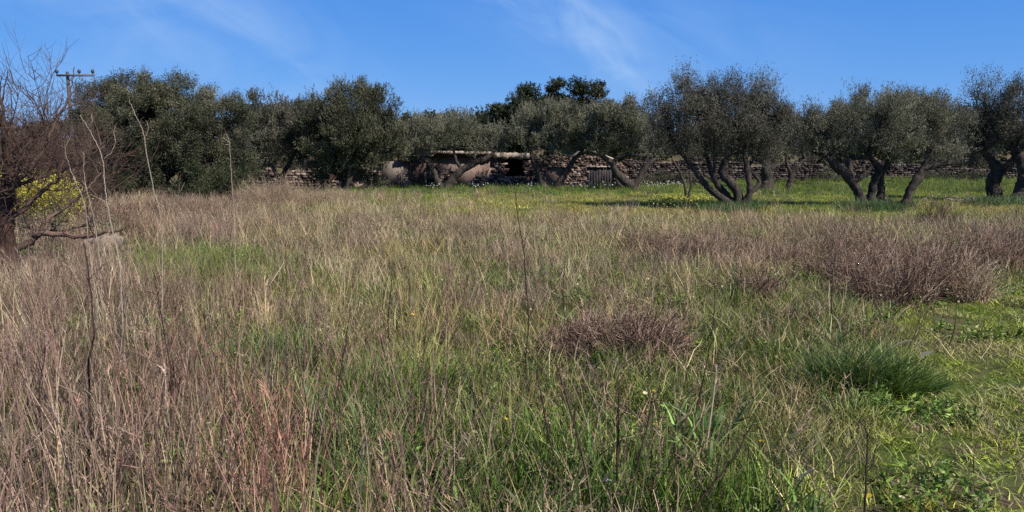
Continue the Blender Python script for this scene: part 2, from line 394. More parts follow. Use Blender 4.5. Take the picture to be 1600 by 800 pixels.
LEAFK, DENSK = 0.92, 3.1
def tree(name, label, cat, Y, base, stems, blobs, style, leafmat, leaf=(0.085, 0.026), dens=38, barkmat='bark', seed=0, group=None, limbs=5, jit=0.006, rk=1.15):
    """base: (u,v) foot of the tree; stems: lists of (u, v, dy, radius); blobs: (u, v, ru, rv[, dy]) in photo px at distance Y"""
    rng = np.random.default_rng(100 + seed)
    b = at(base[0], base[1], Y); bz = H(b.x, b.y); dz = 0.0
    root = empty(name, (b.x, Y, bz), label, cat, group)
    k = at(801, 300, Y).x - at(800, 300, Y).x            # metres per photo pixel at this distance
    def P(u, v, dy=0.0):
        p = at(u, v, Y); return np.array([p.x, Y + dy, p.z])
    B3 = []
    for bl in blobs:
        u, v, ru, rv = bl[:4]; dy = bl[4] if len(bl) > 4 else 0.0
        c = P(u, v, dy); ry = min(ru, max(rv, ru * 0.7)) * k
        B3.append((c[0], c[1], c[2], ru * k, ry * 1.05, rv * k))
        # the crown has depth: a second mass in front of or behind the first
    V, F, rn, tw = crown_leaves(B3, dens * DENSK, (leaf[0] * LEAFK, leaf[1] * LEAFK), dict(style, sub=style['sub'] * 1.4), rng)
    org = np.array([b.x, Y, bz])
    acc = Acc(org); ends = []
    for st in stems:
        pts = [(*P(s[0], s[1], s[2]), s[3] * rk) for s in st]
        if st[0][1] > base[1] - 12:                        # stem rises from the ground: let it flare into the soil
            p0 = pts[0]; pts = [(p0[0], p0[1], bz - 0.12, p0[3] * 1.45), (p0[0], p0[1], bz + 0.10, p0[3] * 1.12)] + pts[1:]
        sp_ = spline(pts, 7, jit)
        kn = np.repeat(rng.normal(1, .06, (len(sp_) + 2) // 3 + 1), 3)[:len(sp_)]; kn = np.convolve(np.pad(kn, 1, 'edge'), [.25, .5, .25], 'valid')
        off = np.cumsum(rng.normal(0, .35, (len(sp_), 2)), 0); off -= np.linspace(0, 1, len(sp_))[:, None] * off[-1]; sp_[:, :2] += off * sp_[:, 3:4] * .2
        acc.tube(sp_[:, :3], sp_[:, 3] * kn, 11, wob=0.05)
        ends.append((sp_[-1], sp_))
    for bi, (sub, cc) in enumerate(tw):
        cc = np.array(cc); pos = np.array([e[0][:3] for e in ends])
        d = np.linalg.norm(pos - cc, axis=1); e = ends[int(np.argmin(d))][0]
        pts = [(*e[:3], e[3]), (*(e[:3] * 0.5 + cc * 0.5 + rng.normal(0, 0.12, 3)), e[3] * 0.7), (*cc, max(0.02, e[3] * 0.4))]
        s = spline(pts, 5, 0.015); acc.tube(s[:, :3], s[:, 3], 6)
        for q in sub[rng.permutation(len(sub))[:limbs * 3]]:
            a = s[rng.integers(3, len(s))]
            s2 = spline([(*a[:3], a[3] * 0.6), (*((a[:3] + q) / 2 + rng.normal(0, 0.08, 3)), a[3] * 0.35), (*q, 0.006)], 4)
            acc.tube(s2[:, :3], s2[:, 3], 4)
    acc.build('trunk', M[barkmat], root, smooth=True)
    me = mesh_np('crown', V - org, F, False, rn)
    link('crown', me, M[leafmat], root)
    return root

# big evergreen oak on the left, leafy to the ground
tree('evergreen_oak', 'tall broad dark evergreen tree, leafy to the ground, beside the bare tree', 'tree', 30, (262, 312),
     [[(262, 312, 0, .17), (258, 280, 0, .15), (240, 230, .2, .11), (215, 190, 0, .08)], [(266, 312, .2, .13), (290, 270, .2, .1), (315, 220, 0, .08)]],
     [(165, 172, 44, 40), (215, 160, 60, 40, .2), (268, 158, 60, 38, .5), (312, 166, 50, 40, .3), (352, 200, 44, 40), (190, 150, 44, 30, .3), (378, 248, 26, 38, .2), (250, 205, 80, 48, -1.1), (165, 225, 44, 52, .2),
      (215, 262, 60, 46, -.7), (300, 262, 66, 46, -.7), (352, 270, 44, 46, 0), (258, 290, 66, 26, -.4), (240, 175, 60, 34, -.6), (305, 215, 56, 40, -1.2)],
     dict(OAK, sub=2.2, subr=0.42, up=0.7, shoot=.24, spike=.15, inner=.6), 'oak', (0.075, 0.030), 66, seed=1)
tree('evergreen_shrub', 'low dark rounded shrub at the right foot of the tall broad evergreen', 'shrub', 27.5, (345, 318),
     [[(345, 318, 0, .05), (343, 300, 0, .04)]], [(335, 285, 30, 30), (365, 290, 24, 28), (310, 298, 26, 22)], OAK, 'pine', (0.07, 0.035), 80, seed=2)
tree('olive_tree', 'dark olive with thin forked stem between the tall evergreen and the dense round tree', 'tree', 38, (442, 297),
     [[(442, 297, 0, .13), (440, 276, 0, .11), (452, 255, 0, .09), (465, 230, 0, .06)], [(438, 280, 0, .09), (425, 262, 0, .08), (410, 235, 0, .05)]],
     [(405, 185, 30, 30), (440, 180, 42, 26, .8), (425, 220, 48, 30), (470, 205, 30, 42), (480, 245, 26, 20, .5), (390, 230, 22, 30, 1)], OLIVE, 'olive_dark', (0.11, 0.036), 40, seed=3, group='olive trees along the ruined walls')
tree('dense_olive_tree', 'dense rounded blackish-green tree left of the ruined hut, before the fallen stone wall', 'tree', 37, (545, 298),
     [[(540, 298, 0, .16), (545, 280, 0, .15), (560, 262, 0, .12), (590, 248, 0, .09), (612, 232, 0, .06)], [(536, 298, .3, .14), (525, 270, .3, .12), (515, 235, 0, .09)],
      [(546, 298, -.2, .13), (550, 260, -.2, .1), (552, 210, 0, .07)]],
     [(540, 168, 46, 30), (588, 172, 38, 28, .5), (562, 160, 34, 24, .2), (505, 182, 36, 30), (555, 205, 54, 40, -.8), (600, 210, 34, 40), (520, 240, 40, 34), (575, 250, 34, 24, -.2), (495, 235, 20, 30, .4), (612, 235, 18, 22, .3), (520, 275, 30, 20, .6), (545, 285, 36, 14, .7), (495, 275, 20, 20, .5), (580, 280, 20, 14, .6)],
     dict(OLIVE, spike=.15, subr=.45), 'oak', (0.10, 0.036), 50, seed=4)
tree('olive_tree', 'wide olive tree with two leaning black stems in a V before the flat roofed hut', 'tree', 38.6, (695, 297),
     [[(690, 297, 0, .15), (683, 280, 0, .12), (676, 266, 0, .10), (664, 250, 0, .085), (640, 240, 0, .06), (632, 225, 0, .04)],
      [(700, 297, 0, .19), (708, 280, 0, .17), (722, 266, 0, .14), (745, 254, 0, .12), (765, 244, 0, .09), (775, 232, 0, .06)], [(722, 266, 0, .07), (712, 250, 0, .06), (708, 230, 0, .04)]],
     [(655, 215, 30, 28), (690, 210, 34, 30), (725, 205, 34, 28, .3), (755, 215, 26, 24), (700, 200, 44, 18, 1), (770, 225, 18, 20), (640, 232, 14, 18)], OLIVE, 'olive', (0.10, 0.032), 46, seed=5, rk=1.3, group='olive trees along the ruined walls')
tree('olive_tree', 'olive tree with one bent stem leaning left, right of the black doorway', 'tree', 38.6, (851, 297),
     [[(851, 297, 0, .19), (846, 280, 0, .16), (840, 264, 0, .13), (832, 250, 0, .11), (830, 236, 0, .08)]],
     [(830, 205, 34, 32), (855, 190, 34, 26), (815, 216, 18, 14, .3), (856, 220, 24, 16)], OLIVE, 'olive', (0.10, 0.032), 56, seed=6, rk=1.15, group='olive trees along the ruined walls')
tree('olive_tree', 'olive tree whose single stem leans right, standing before patchy plaster wall', 'tree', 38.6, (872, 297),
     [[(872, 297, 0, .17), (878, 280, 0, .15), (886, 266, 0, .13), (897, 250, 0, .10), (910, 236, 0, .07)]],
     [(885, 195, 36, 34), (905, 215, 28, 24, .4), (875, 225, 24, 18, -.4), (912, 190, 20, 24, 1)], OLIVE, 'olive', (0.10, 0.032), 56, seed=7, rk=1.2, group='olive trees along the ruined walls')
tree('olive_tree', 'olive tree splitting low into two thick arms before the grey shed door', 'tree', 38.0, (988, 298),
     [[(990, 298, 0, .2), (976, 284, 0, .19), (962, 270, 0, .16), (955, 256, 0, .14), (940, 243, 0, .10), (930, 232, 0, .07)],
      [(990, 297, 0, .15), (1002, 276, 0, .12), (1014, 258, 0, .10), (1030, 245, 0, .07)], [(956, 256, 0, .10), (966, 246, 0, .09), (985, 242, 0, .07), (1005, 244, 0, .05)]],
     [(932, 202, 34, 34), (962, 194, 40, 36, -.4), (985, 212, 26, 28), (945, 225, 34, 18), (1018, 228, 26, 18, .5)], OLIVE, 'olive', (0.10, 0.032), 56, seed=8, rk=1.25, group='olive trees along the ruined walls')
# big spreading tree right of centre
tree('olive_tree', 'largest olive, tall spiky crown and many spreading stems rising from one dark leafy base', 'tree', 24.2, (1148, 322),
     [[(1140, 322, 0, .10), (1112, 298, 0, .085), (1096, 282, 0, .075), (1082, 262, 0, .065), (1065, 240, 0, .05)],
      [(1148, 322, .1, .11), (1138, 304, .1, .09), (1120, 284, .1, .08), (1108, 255, .1, .06), (1100, 225, 0, .04)],
      [(1152, 322, 0, .13), (1150, 300, 0, .12), (1140, 285, 0, .12), (1128, 268, .2, .11), (1138, 245, .1, .08), (1150, 220, 0, .05)],
      [(1158, 322, -.2, .09), (1168, 298, -.2, .08), (1166, 270, -.1, .07), (1164, 240, 0, .06), (1170, 205, 0, .04)],
      [(1160, 322, .2, .07), (1172, 306, .2, .06), (1192, 285, .3, .05), (1175, 262, .3, .05), (1188, 235, .1, .04)],
      [(1113, 270, -.2, .035), (1114, 235, -.2, .03), (1113, 190, -.2, .02)]],
     [(1068, 155, 30, 28), (1045, 180, 30, 26, .5), (1085, 190, 34, 34, -.4), (1115, 158, 36, 26, .3), (1150, 156, 36, 28), (1185, 162, 32, 30, .2), (1195, 195, 34, 40),
      (1150, 200, 36, 38, -.7), (1110, 215, 30, 28, .3), (1075, 225, 32, 28), (1185, 235, 34, 26, .2), (1145, 240, 30, 20, .6), (1216, 220, 24, 36, .4), (1045, 215, 28, 28, .3), (1130, 180, 40, 34, .9), (1100, 240, 30, 16, -.5), (1030, 165, 18, 20, .2), (1190, 130, 20, 14), (1072, 125, 18, 16), (1165, 175, 40, 36, .8), (1215, 180, 22, 30, .2), (1095, 165, 34, 30, .8), (1210, 245, 22, 14, .2)],
     dict(SPARSE, sub=8.0, subr=0.32, shoot=.30, n=14, spike=.5), 'olive_dark', (0.064, 0.021), 125, seed=9, rk=1.3)
tree('olive_sapling', 'thin two stemmed young olive just left of the largest olive, before the long stone wall', 'tree', 30, (1074, 309),
     [[(1072, 309, 0, .05), (1070, 290, 0, .045), (1062, 268, 0, .035), (1050, 250, 0, .02)], [(1076, 309, 0, .045), (1080, 288, 0, .04), (1078, 262, 0, .03), (1085, 245, 0, .02)]],
     [(1055, 238, 20, 14), (1080, 236, 18, 14)], SPARSE, 'olive_dark', (0.07, 0.024), 50, seed=10)
tree('olive_tree', 'stout trunked olive behind and right of the largest olive, before the long stone wall', 'tree', 37, (1200, 300),
     [[(1200, 300, 0, .3), (1200, 284, 0, .26), (1201, 268, 0, .24), (1196, 256, 0, .14), (1180, 246, 0, .10)], [(1201, 268, 0, .2), (1210, 252, 0, .13), (1214, 236, 0, .08)]],
     [(1190, 222, 26, 24), (1215, 215, 26, 26), (1205, 195, 24, 20, .6)], OLIVE, 'olive_dark', (0.10, 0.032), 48, seed=11, group='olive trees along the ruined walls')
tree('olive_tree', 'small olive with slim trunk bending right, just right of the stout trunked olive', 'tree', 37.5, (1234, 299),
     [[(1233, 299, 0, .15), (1235, 284, 0, .13), (1238, 270, 0, .12), (1248, 258, 0, .10), (1260, 248, 0, .08)], [(1236, 272, 0, .09), (1230, 256, 0, .07), (1228, 240, 0, .05)]],
     [(1235, 225, 22, 22), (1258, 222, 20, 24), (1248, 205, 20, 24, .5)], OLIVE, 'olive_dark', (0.10, 0.032), 46, seed=12, group='olive trees along the ruined walls')
# four-stemmed group
tree('olive_tree', 'wide flat topped olive standing on four thick leaning stems in dark weeds', 'tree', 24.6, (1378, 322),
     [[(1346, 321, 0, .105), (1342, 302, 0, .10), (1334, 285, 0, .095), (1322, 270, 0, .10), (1306, 260, 0, .085), (1295, 245, 0, .06)],
      [(1368, 320, .4, .10), (1372, 300, .4, .085), (1378, 280, .4, .08), (1380, 262, .3, .07), (1362, 245, .2, .05)],
      [(1392, 319, .8, .09), (1398, 300, .8, .08), (1394, 280, .8, .075), (1402, 255, .6, .06), (1395, 235, .3, .04)],
      [(1412, 319, 0, .085), (1420, 300, 0, .08), (1430, 280, 0, .09), (1442, 264, 0, .085), (1464, 256, 0, .07), (1486, 254, 0, .055), (1505, 246, 0, .035)],
      [(1334, 285, 0, .06), (1350, 272, -.1, .05), (1362, 258, 0, .04)], [(1442, 264, 0, .05), (1448, 250, 0, .045), (1458, 236, 0, .03)]],
     [(1290, 200, 32, 34), (1325, 190, 34, 36), (1305, 228, 30, 20, -.3), (1365, 190, 38, 38, -.5), (1350, 225, 34, 22, .5), (1405, 178, 38, 32), (1400, 215, 38, 26, -.5), (1445, 180, 36, 34),
      (1450, 215, 36, 28, .3), (1480, 195, 30, 32), (1485, 226, 28, 22), (1275, 215, 24, 28, .2), (1330, 230, 34, 22, .3), (1425, 238, 30, 16, .4), (1270, 195, 20, 28, .4), (1385, 235, 36, 16, -.2), (1500, 215, 20, 26, .2), (1345, 165, 26, 18, .3), (1465, 165, 24, 18, .3), (1372, 170, 36, 20, .8), (1430, 160, 30, 16, .5)],
     dict(OLIVE, sub=7, subr=.32, shoot=.28, spike=.1), 'olive', (0.068, 0.021), 95, seed=13, rk=1.6)
tree('olive_tree', 'olive with one heavy upright trunk near the right edge, tall shoots above its crown', 'tree', 29, (1556, 313),
     [[(1556, 313, 0, .20), (1555, 295, 0, .18), (1558, 278, 0, .20), (1562, 265, 0, .19), (1548, 250, 0, .12), (1535, 236, 0, .08)], [(1562, 268, 0, .16), (1582, 252, 0, .12), (1590, 232, 0, .08)]],
     [(1535, 195, 32, 36), (1512, 200, 20, 34, .3), (1565, 165, 32, 34), (1560, 210, 36, 32, -.4), (1530, 232, 24, 22), (1590, 180, 28, 36, .4), (1548, 145, 22, 22, .3)],
     dict(SPARSE, sub=4, spike=.9, subr=.36), 'olive_dark', (0.078, 0.025), 66, seed=14, rk=1.3)
tree('olive_tree', 'gnarled thick trunked olive cut by the right edge of the field', 'tree', 28, (1594, 317),
     [[(1596, 317, 0, .26), (1600, 300, 0, .22), (1606, 280, 0, .2), (1600, 258, 0, .14), (1590, 240, 0, .1)], [(1606, 280, 0, .16), (1630, 255, 0, .12), (1645, 230, 0, .08)]],
     [(1600, 205, 30, 34), (1635, 190, 34, 40), (1615, 160, 30, 30, .3), (1665, 215, 34, 34)],
     dict(SPARSE, sub=4, spike=.9, subr=.36), 'olive_dark', (0.078, 0.025), 60, seed=15, rk=1.25)
# trees behind the walls
BG = 'trees beyond the walls'
tree('carob_tree', 'dark tall dome shaped tree rising behind the hut roofs, above the paired olives', 'tree', 54, (862, 285),
     [[(862, 285, 0, .3), (860, 240, 0, .25), (855, 200, 0, .2)]], [(845, 158, 38, 26), (885, 152, 34, 22), (928, 162, 30, 24), (815, 185, 40, 34), (865, 195, 50, 34), (925, 200, 46, 34), (800, 215, 30, 34), (960, 215, 30, 40)],
     dict(PINE, sub=.9, subr=.75), 'pine', (0.16, 0.07), 30, seed=16, group=BG)
tree('far_olive_tree', 'feathery pale topped olive just behind the four stemmed olive, shoots above its left side', 'tree', 40, (1330, 288),
     [[(1330, 288, 0, .2), (1325, 250, 0, .15), (1315, 215, 0, .1)]], [(1300, 190, 26, 26), (1325, 168, 24, 26), (1360, 165, 30, 20), (1290, 215, 24, 30), (1340, 210, 34, 34)],
     dict(SPARSE, sub=1.6), 'olive_dark', (0.10, 0.034), 24, seed=17, group=BG)
tree('far_olive_tree', 'dark small tree behind the walls seen under the right olive branch', 'tree', 50, (1510, 283),
     [[(1510, 283, 0, .2), (1510, 262, 0, .15)]], [(1495, 255, 26, 18), (1525, 250, 26, 24), (1470, 260, 20, 12), (1545, 262, 20, 16)], OLIVE, 'olive_dark', (0.12, 0.04), 34, seed=18, group=BG)
tree('far_olive_tree', 'far tree with thin crown behind the gap right of the four stemmed olive', 'tree', 48, (1450, 285),
     [[(1450, 285, 0, .2), (1448, 240, 0, .12)]], [(1440, 180, 32, 26), (1475, 185, 28, 26), (1495, 205, 28, 30), (1450, 215, 36, 30), (1420, 170, 30, 20)], dict(SPARSE, sub=1.2, subr=.5), 'olive_dark', (0.12, 0.04), 22, seed=19, group=BG)
tree('far_olive_tree', 'thin dark crown between the wide centre olives and the largest olive, behind the long wall', 'tree', 47, (1010, 286),
     [[(1010, 286, 0, .2), (1010, 240, 0, .12)]], [(1000, 200, 24, 30), (1025, 190, 20, 26), (1030, 222, 26, 24), (985, 185, 16, 24)], dict(SPARSE, sub=1.2, subr=.5), 'olive_dark', (0.12, 0.04), 30, seed=20, group=BG)
tree('far_olive_tree', 'low dark tree behind the flat roof of the hut, left part of the skyline gap', 'tree', 56, (665, 284),
     [[(665, 284, 0, .2), (665, 240, 0, .12)]], [(650, 205, 34, 20), (690, 208, 34, 20), (630, 215, 26, 26), (670, 225, 40, 16)], dict(OLIVE, sub=.8, subr=.6), 'pine', (0.14, 0.05), 26, seed=21, group=BG)
tree('far_olive_tree', 'low dark tree behind the flat roof of the hut, next to the dome shaped tree', 'tree', 58, (745, 283),
     [[(745, 283, 0, .2), (750, 240, 0, .12)]], [(725, 206, 32, 18), (752, 200, 26, 22), (775, 212, 26, 24), (745, 225, 40, 16)], dict(OLIVE, sub=.8, subr=.6), 'pine', (0.14, 0.05), 26, seed=22, group=BG)
tree('far_olive_tree', 'far dark tree behind the gap between the stout trunked olive and the four stemmed olive', 'tree', 52, (1262, 284),
     [[(1262, 284, 0, .2), (1262, 240, 0, .12)]], [(1250, 205, 24, 26), (1275, 212, 22, 26), (1262, 235, 30, 18)], dict(SPARSE, sub=1., subr=.55), 'olive_dark', (0.12, 0.04), 26, seed=23, group=BG)
tree('far_olive_tree', 'far tree filling the gap behind the dark forked stem and the dense round tree', 'tree', 48, (478, 284),
     [[(478, 284, 0, .2), (478, 240, 0, .12)]], [(465, 185, 34, 22), (490, 200, 34, 30), (420, 195, 34, 26), (450, 235, 50, 26), (395, 225, 26, 34)], dict(OLIVE, sub=.9, subr=.6), 'olive_dark', (0.13, 0.045), 28, seed=24, group=BG)
tree('far_olive_tree', 'far tree behind the gap between the dense round tree and the roof slab', 'tree', 50, (625, 284),
     [[(625, 284, 0, .2), (625, 240, 0, .12)]], [(620, 205, 24, 26), (640, 225, 22, 22), (610, 240, 24, 18)], dict(OLIVE, sub=.9, subr=.6), 'olive_dark', (0.13, 0.045), 28, seed=25, group=BG)
for i, (u, v, Y, lab) in enumerate([(560, 205, 95, 'distant hillside tree left of the hut'), (700, 198, 100, 'distant hillside tree over the middle of the flat roof'),
                                   (1000, 205, 90, 'distant hillside tree behind the long wall, left part'), (1120, 205, 96, 'distant hillside tree behind the largest olive'),
                                   (1420, 205, 90, 'distant hillside tree behind the four stemmed olive'), (1560, 205, 92, 'distant hillside tree behind the right olives'), (330, 200, 92, 'distant hillside tree behind the tall left evergreen')]):
    tree('hillside_tree', lab, 'tree', Y, (u, 262), [[(u, 262, 0, .35), (u, 235, 0, .25)]], [(u, v + 18, 46, 26), (u + 40, v + 28, 34, 22), (u - 38, v + 28, 36, 22)],
         dict(PINE, sub=.25, subr=1.1, shoot=.5), 'pine', (0.26, 0.10), 6, seed=30 + i, group='distant hillside trees', limbs=2)

def far_wood():
    rng = np.random.default_rng(90); B = []
    for x in np.arange(-75, 90, 3.2):
        y = rng.uniform(66, 80); r = rng.uniform(2.0, 3.0); zt = H(x, y); B.append((x, y, zt + r * .85, r * 1.2, r, r * 1.05))
    V, F, rn, tw = crown_leaves(B, 7.0, (.26, .11), dict(PINE, sub=.35, subr=1.0, shoot=.45), rng)
    g = Vector((0, 72, H(0, 72)))
    o = link('far_wood', mesh_np('far_wood', V - np.array(g), F, False, rn), M['pine'], None, g); tag(o, 'dark unbroken scrub wood far behind the walls and trees', 'wood', kind='stuff')
far_wood()

# ------------------------------------------------------------------ bare reddish tree at the left edge
def bare_tree():
    Y = 9.8; b = at(8, 440, Y); bz = H(b.x, b.y)
    root = empty('bare_tree', (b.x, Y, bz), 'leafless reddish brown tree with tangled twigs at the left edge', 'tree')
    org = np.array([b.x, Y, bz]); tr = Acc(org); br = Acc(org); rng = np.random.default_rng(5)
    def P(u, v, dy=0): p = at(u, v, Y); return np.array([p.x, Y + dy, p.z])
    stems = [[(13, 440, 0, .12), (12, 400, 0, .11), (9, 350, 0, .10), (12, 290, 0, .085), (16, 235, 0, .06), (4, 170, 0, .016), (12, 110, 0, .004)],
             [(6, 400, 0, .05), (40, 378, .1, .045), (60, 366, .1, .04), (110, 372, .2, .032), (150, 366, .2, .022), (175, 362, .3, .012)],
             [(2, 350, 0, .04), (30, 332, 0, .034), (52, 306, .1, .028), (78, 285, .1, .02), (108, 262, .2, .014), (130, 225, .2, .008)],
             [(50, 372, .1, .03), (66, 345, .1, .028), (90, 325, .2, .022), (118, 300, .2, .016), (140, 270, .3, .010)],
             [(6, 300, 0, .035), (40, 255, .2, .03), (60, 200, .3, .02), (85, 150, .3, .012), (95, 100, .3, .005)],
             [(4, 320, 0, .035), (-40, 270, .2, .03), (-60, 200, .3, .02), (-45, 140, .3, .012)],
             [(10, 270, 0, .03), (30, 215, -.3, .024), (35, 160, -.4, .014), (25, 105, -.4, .006)],
             [(30, 332, 0, .022), (45, 290, -.3, .02), (72, 240, -.4, .014), (110, 195, -.4, .008), (120, 160, -.4, .004)],
             [(4, 300, 0, .03), (25, 280, .4, .025), (70, 262, .6, .02), (110, 235, .6, .012), (135, 205, .6, .006)]]
    nodes = []
    for st in stems:
        s = spline([(*P(a, c, d), r) for a, c, d, r in st], 7, .008)
        if st is stems[0]:
            s[0, 2] = bz - .1
        (tr if st is stems[0] else br).tube(s[:, :3], s[:, 3], 7, wob=.08)
        nodes += [(p, i / len(s)) for i, p in enumerate(s) if i > 3]
    cen = P(60, 230, .3)
    def shoot(p, d, L_, r, lev):
        n = 6; pts = [p]
        for i in range(n):
            d = unit(d + rng.normal(0, .12, 3) + np.array([0, 0, .04])); pts.append(pts[-1] + d * L_ / n)
        pts = np.array(pts); br.tube(pts, np.linspace(r, r * .35, n + 1), 3 if lev > 0 else 4)
        if lev < 2:
            for _ in range(5 if lev == 0 else 4):
                i = rng.integers(1, n + 1)
                dd = unit(d + rng.normal(0, .75, 3)); shoot(pts[i], dd, L_ * rng.uniform(.4, .75), r * .6, lev + 1)
    for _ in range(260):
        p, f = nodes[rng.integers(len(nodes))]
        out = unit(p[:3] - cen + rng.normal(0, .35, 3)); d = unit(out * .5 + np.array([0, 0, .75]) + rng.normal(0, .35, 3))
        if p[2] < 1.15 and rng.random() < .65: continue
        if p[2] < 0.75: d[2] = abs(d[2]) * .5; d[0] *= .4
        u_, v_ = proj(*(p[:3] + d * .6))
        if v_ < 120 or u_ > 140: continue
        shoot(p[:3], d, rng.uniform(.25, .75), rng.uniform(.005, .011), 0)
    tr.build('trunk', M['bark_red'], root, smooth=True); br.build('branches', M['twig'], root, smooth=True)
bare_tree()
def thicket():
    """twiggy leafless bush mass behind the bare tree"""
    for si, (u0, v0, Y, w, hpx, lab) in enumerate([(95, 345, 18.5, 46, 180, 'leafless purplish thicket behind the bare tree, left of the tall evergreen'), (30, 345, 20.5, 50, 165, 'leafless purplish thicket behind the trunk of the bare tree')]):
        rng = np.random.default_rng(50 + si); b = at(u0, v0, Y); k = b.x / (u0 - 800) ; bz = H(b.x, Y); org = np.array([b.x, Y, bz]); k = abs(k)
        a = Acc(org)
        for _ in range(260):
            x = b.x + rng.normal(0, w * k * .45); y = Y + rng.normal(0, .7)
            p = np.array([x, y, bz - .02]); d = unit(np.array([(x - b.x) * .35, rng.normal(0, .15), 1.0]) + rng.normal(0, .12, 3))
            Ln = hpx * k * rng.uniform(.6, 1.05); n = 8; pts = [p]
            for i in range(n): d = unit(d + rng.normal(0, .14, 3)); pts.append(pts[-1] + d * Ln / n)
            a.tube(pts, np.linspace(.011, .003, n + 1), 3)
            for _ in range(10):
                i = rng.integers(2, n + 1); q = pts[i]; dd = unit(d + rng.normal(0, .6, 3)); q2 = [q]
                for _ in range(4): dd = unit(dd + rng.normal(0, .25, 3)); q2.append(q2[-1] + dd * rng.uniform(.06, .14))
                a.tube(q2, np.linspace(.005, .002, 5), 3)
        o = a.build('bare_thicket', M['twig'], None, (b.x, Y, bz), True); tag(o, lab, 'shrub', 'leafless thickets')
thicket()
tree('flowering_bush', 'bright yellow flowering bush glowing behind the branches of the bare tree', 'shrub', 15, (45, 371),
     [[(45, 371, 0, .04), (45, 325, 0, .03)]], [(30, 314, 36, 20), (66, 314, 34, 20), (90, 298, 16, 12), (12, 306, 24, 20), (50, 300, 26, 14)], dict(OAK, sub=5, subr=.3), 'yellowbush', (0.045, 0.03), 420, seed=60)
tree('green_bush', 'dull green low bush under the yellow flowering bush, behind the lowest bare limb', 'shrub', 13.5, (85, 384),
     [[(85, 384, 0, .03), (85, 360, 0, .02)]], [(60, 356, 34, 16), (105, 346, 30, 24), (30, 356, 26, 16), (145, 345, 22, 24)], dict(OAK, sub=6, subr=.25), 'olive_dark', (0.05, 0.02), 120, seed=61)

# ------------------------------------------------------------------ ruined hut, walls
def rock_shape(rng, sx, sy, sz):
    g = np.array([(x, y, z) for x in (-1, 0, 1) for y in (-1, 0, 1) for z in (-1, 0, 1) if (x, y, z) != (0, 0, 0)], float)
    return g
_ico = None
def rock(acc, c, s, rng, rnd=None, round_=0.75):
    """rough stone: subdivided cube pulled towards a sphere, jittered"""
    global _ico
    if _ico is None:
        V, Fq, idx = [], [], {}
        def vid(p):
            if p not in idx: idx[p] = len(V); V.append(p)
            return idx[p]
        for ax in range(3):
            for sg in (-1, 1):
                for i in (-1, 0):
                    for j in (-1, 0):
                        q = []
                        for (a, b_) in ((i, j), (i + 1, j), (i + 1, j + 1), (i, j + 1)):
                            p = [0, 0, 0]; p[ax] = sg; p[(ax + 1) % 3] = a; p[(ax + 2) % 3] = b_; q.append(vid(tuple(p)))
                        Fq.append(q if sg > 0 else q[::-1])
        _ico = (np.array(V, float), np.array(Fq))
    V, Fq = _ico
    sph = V / np.linalg.norm(V, axis=1, keepdims=True) * 1.15
    W = V * (1 - round_) + sph * round_ + rng.normal(0, .12, V.shape)
    a = rng.normal(0, .12); ca, sa = math.cos(a), math.sin(a)
    W = W * np.array(s) / 2
    W = W @ np.array([[ca, 0, sa], [0, 1, 0], [-sa, 0, ca]])
    acc.add(W + np.array(c), Fq, rng.random() if rnd is None else rnd)

def stone_face(acc, x0, x1, y, zbot, ztop, rng, size=(.26, .15), depth=.22, skip=None, face=-1):
    """courses of rough stones over the front of a wall"""
    z = zbot
    while True:
        hgt = size[1] * rng.uniform(.75, 1.3); x = x0 + rng.uniform(-.1, .1)
        any_ = False
        while x < x1:
            w = size[0] * rng.uniform(.5, 1.6)
            zt = ztop(x + w / 2) if callable(ztop) else ztop
            if z + hgt * .6 < zt:
                any_ = True
                if not (skip and skip(x + w / 2, z + hgt / 2)):
                    rock(acc, (x + w / 2, y + rng.normal(0, .03), z + hgt / 2), (w * 1.08, depth, hgt * 1.1 * rng.uniform(.85, 1.1)), rng)
            x += w
        z += hgt * .93
        if not any_ or z > 6: break

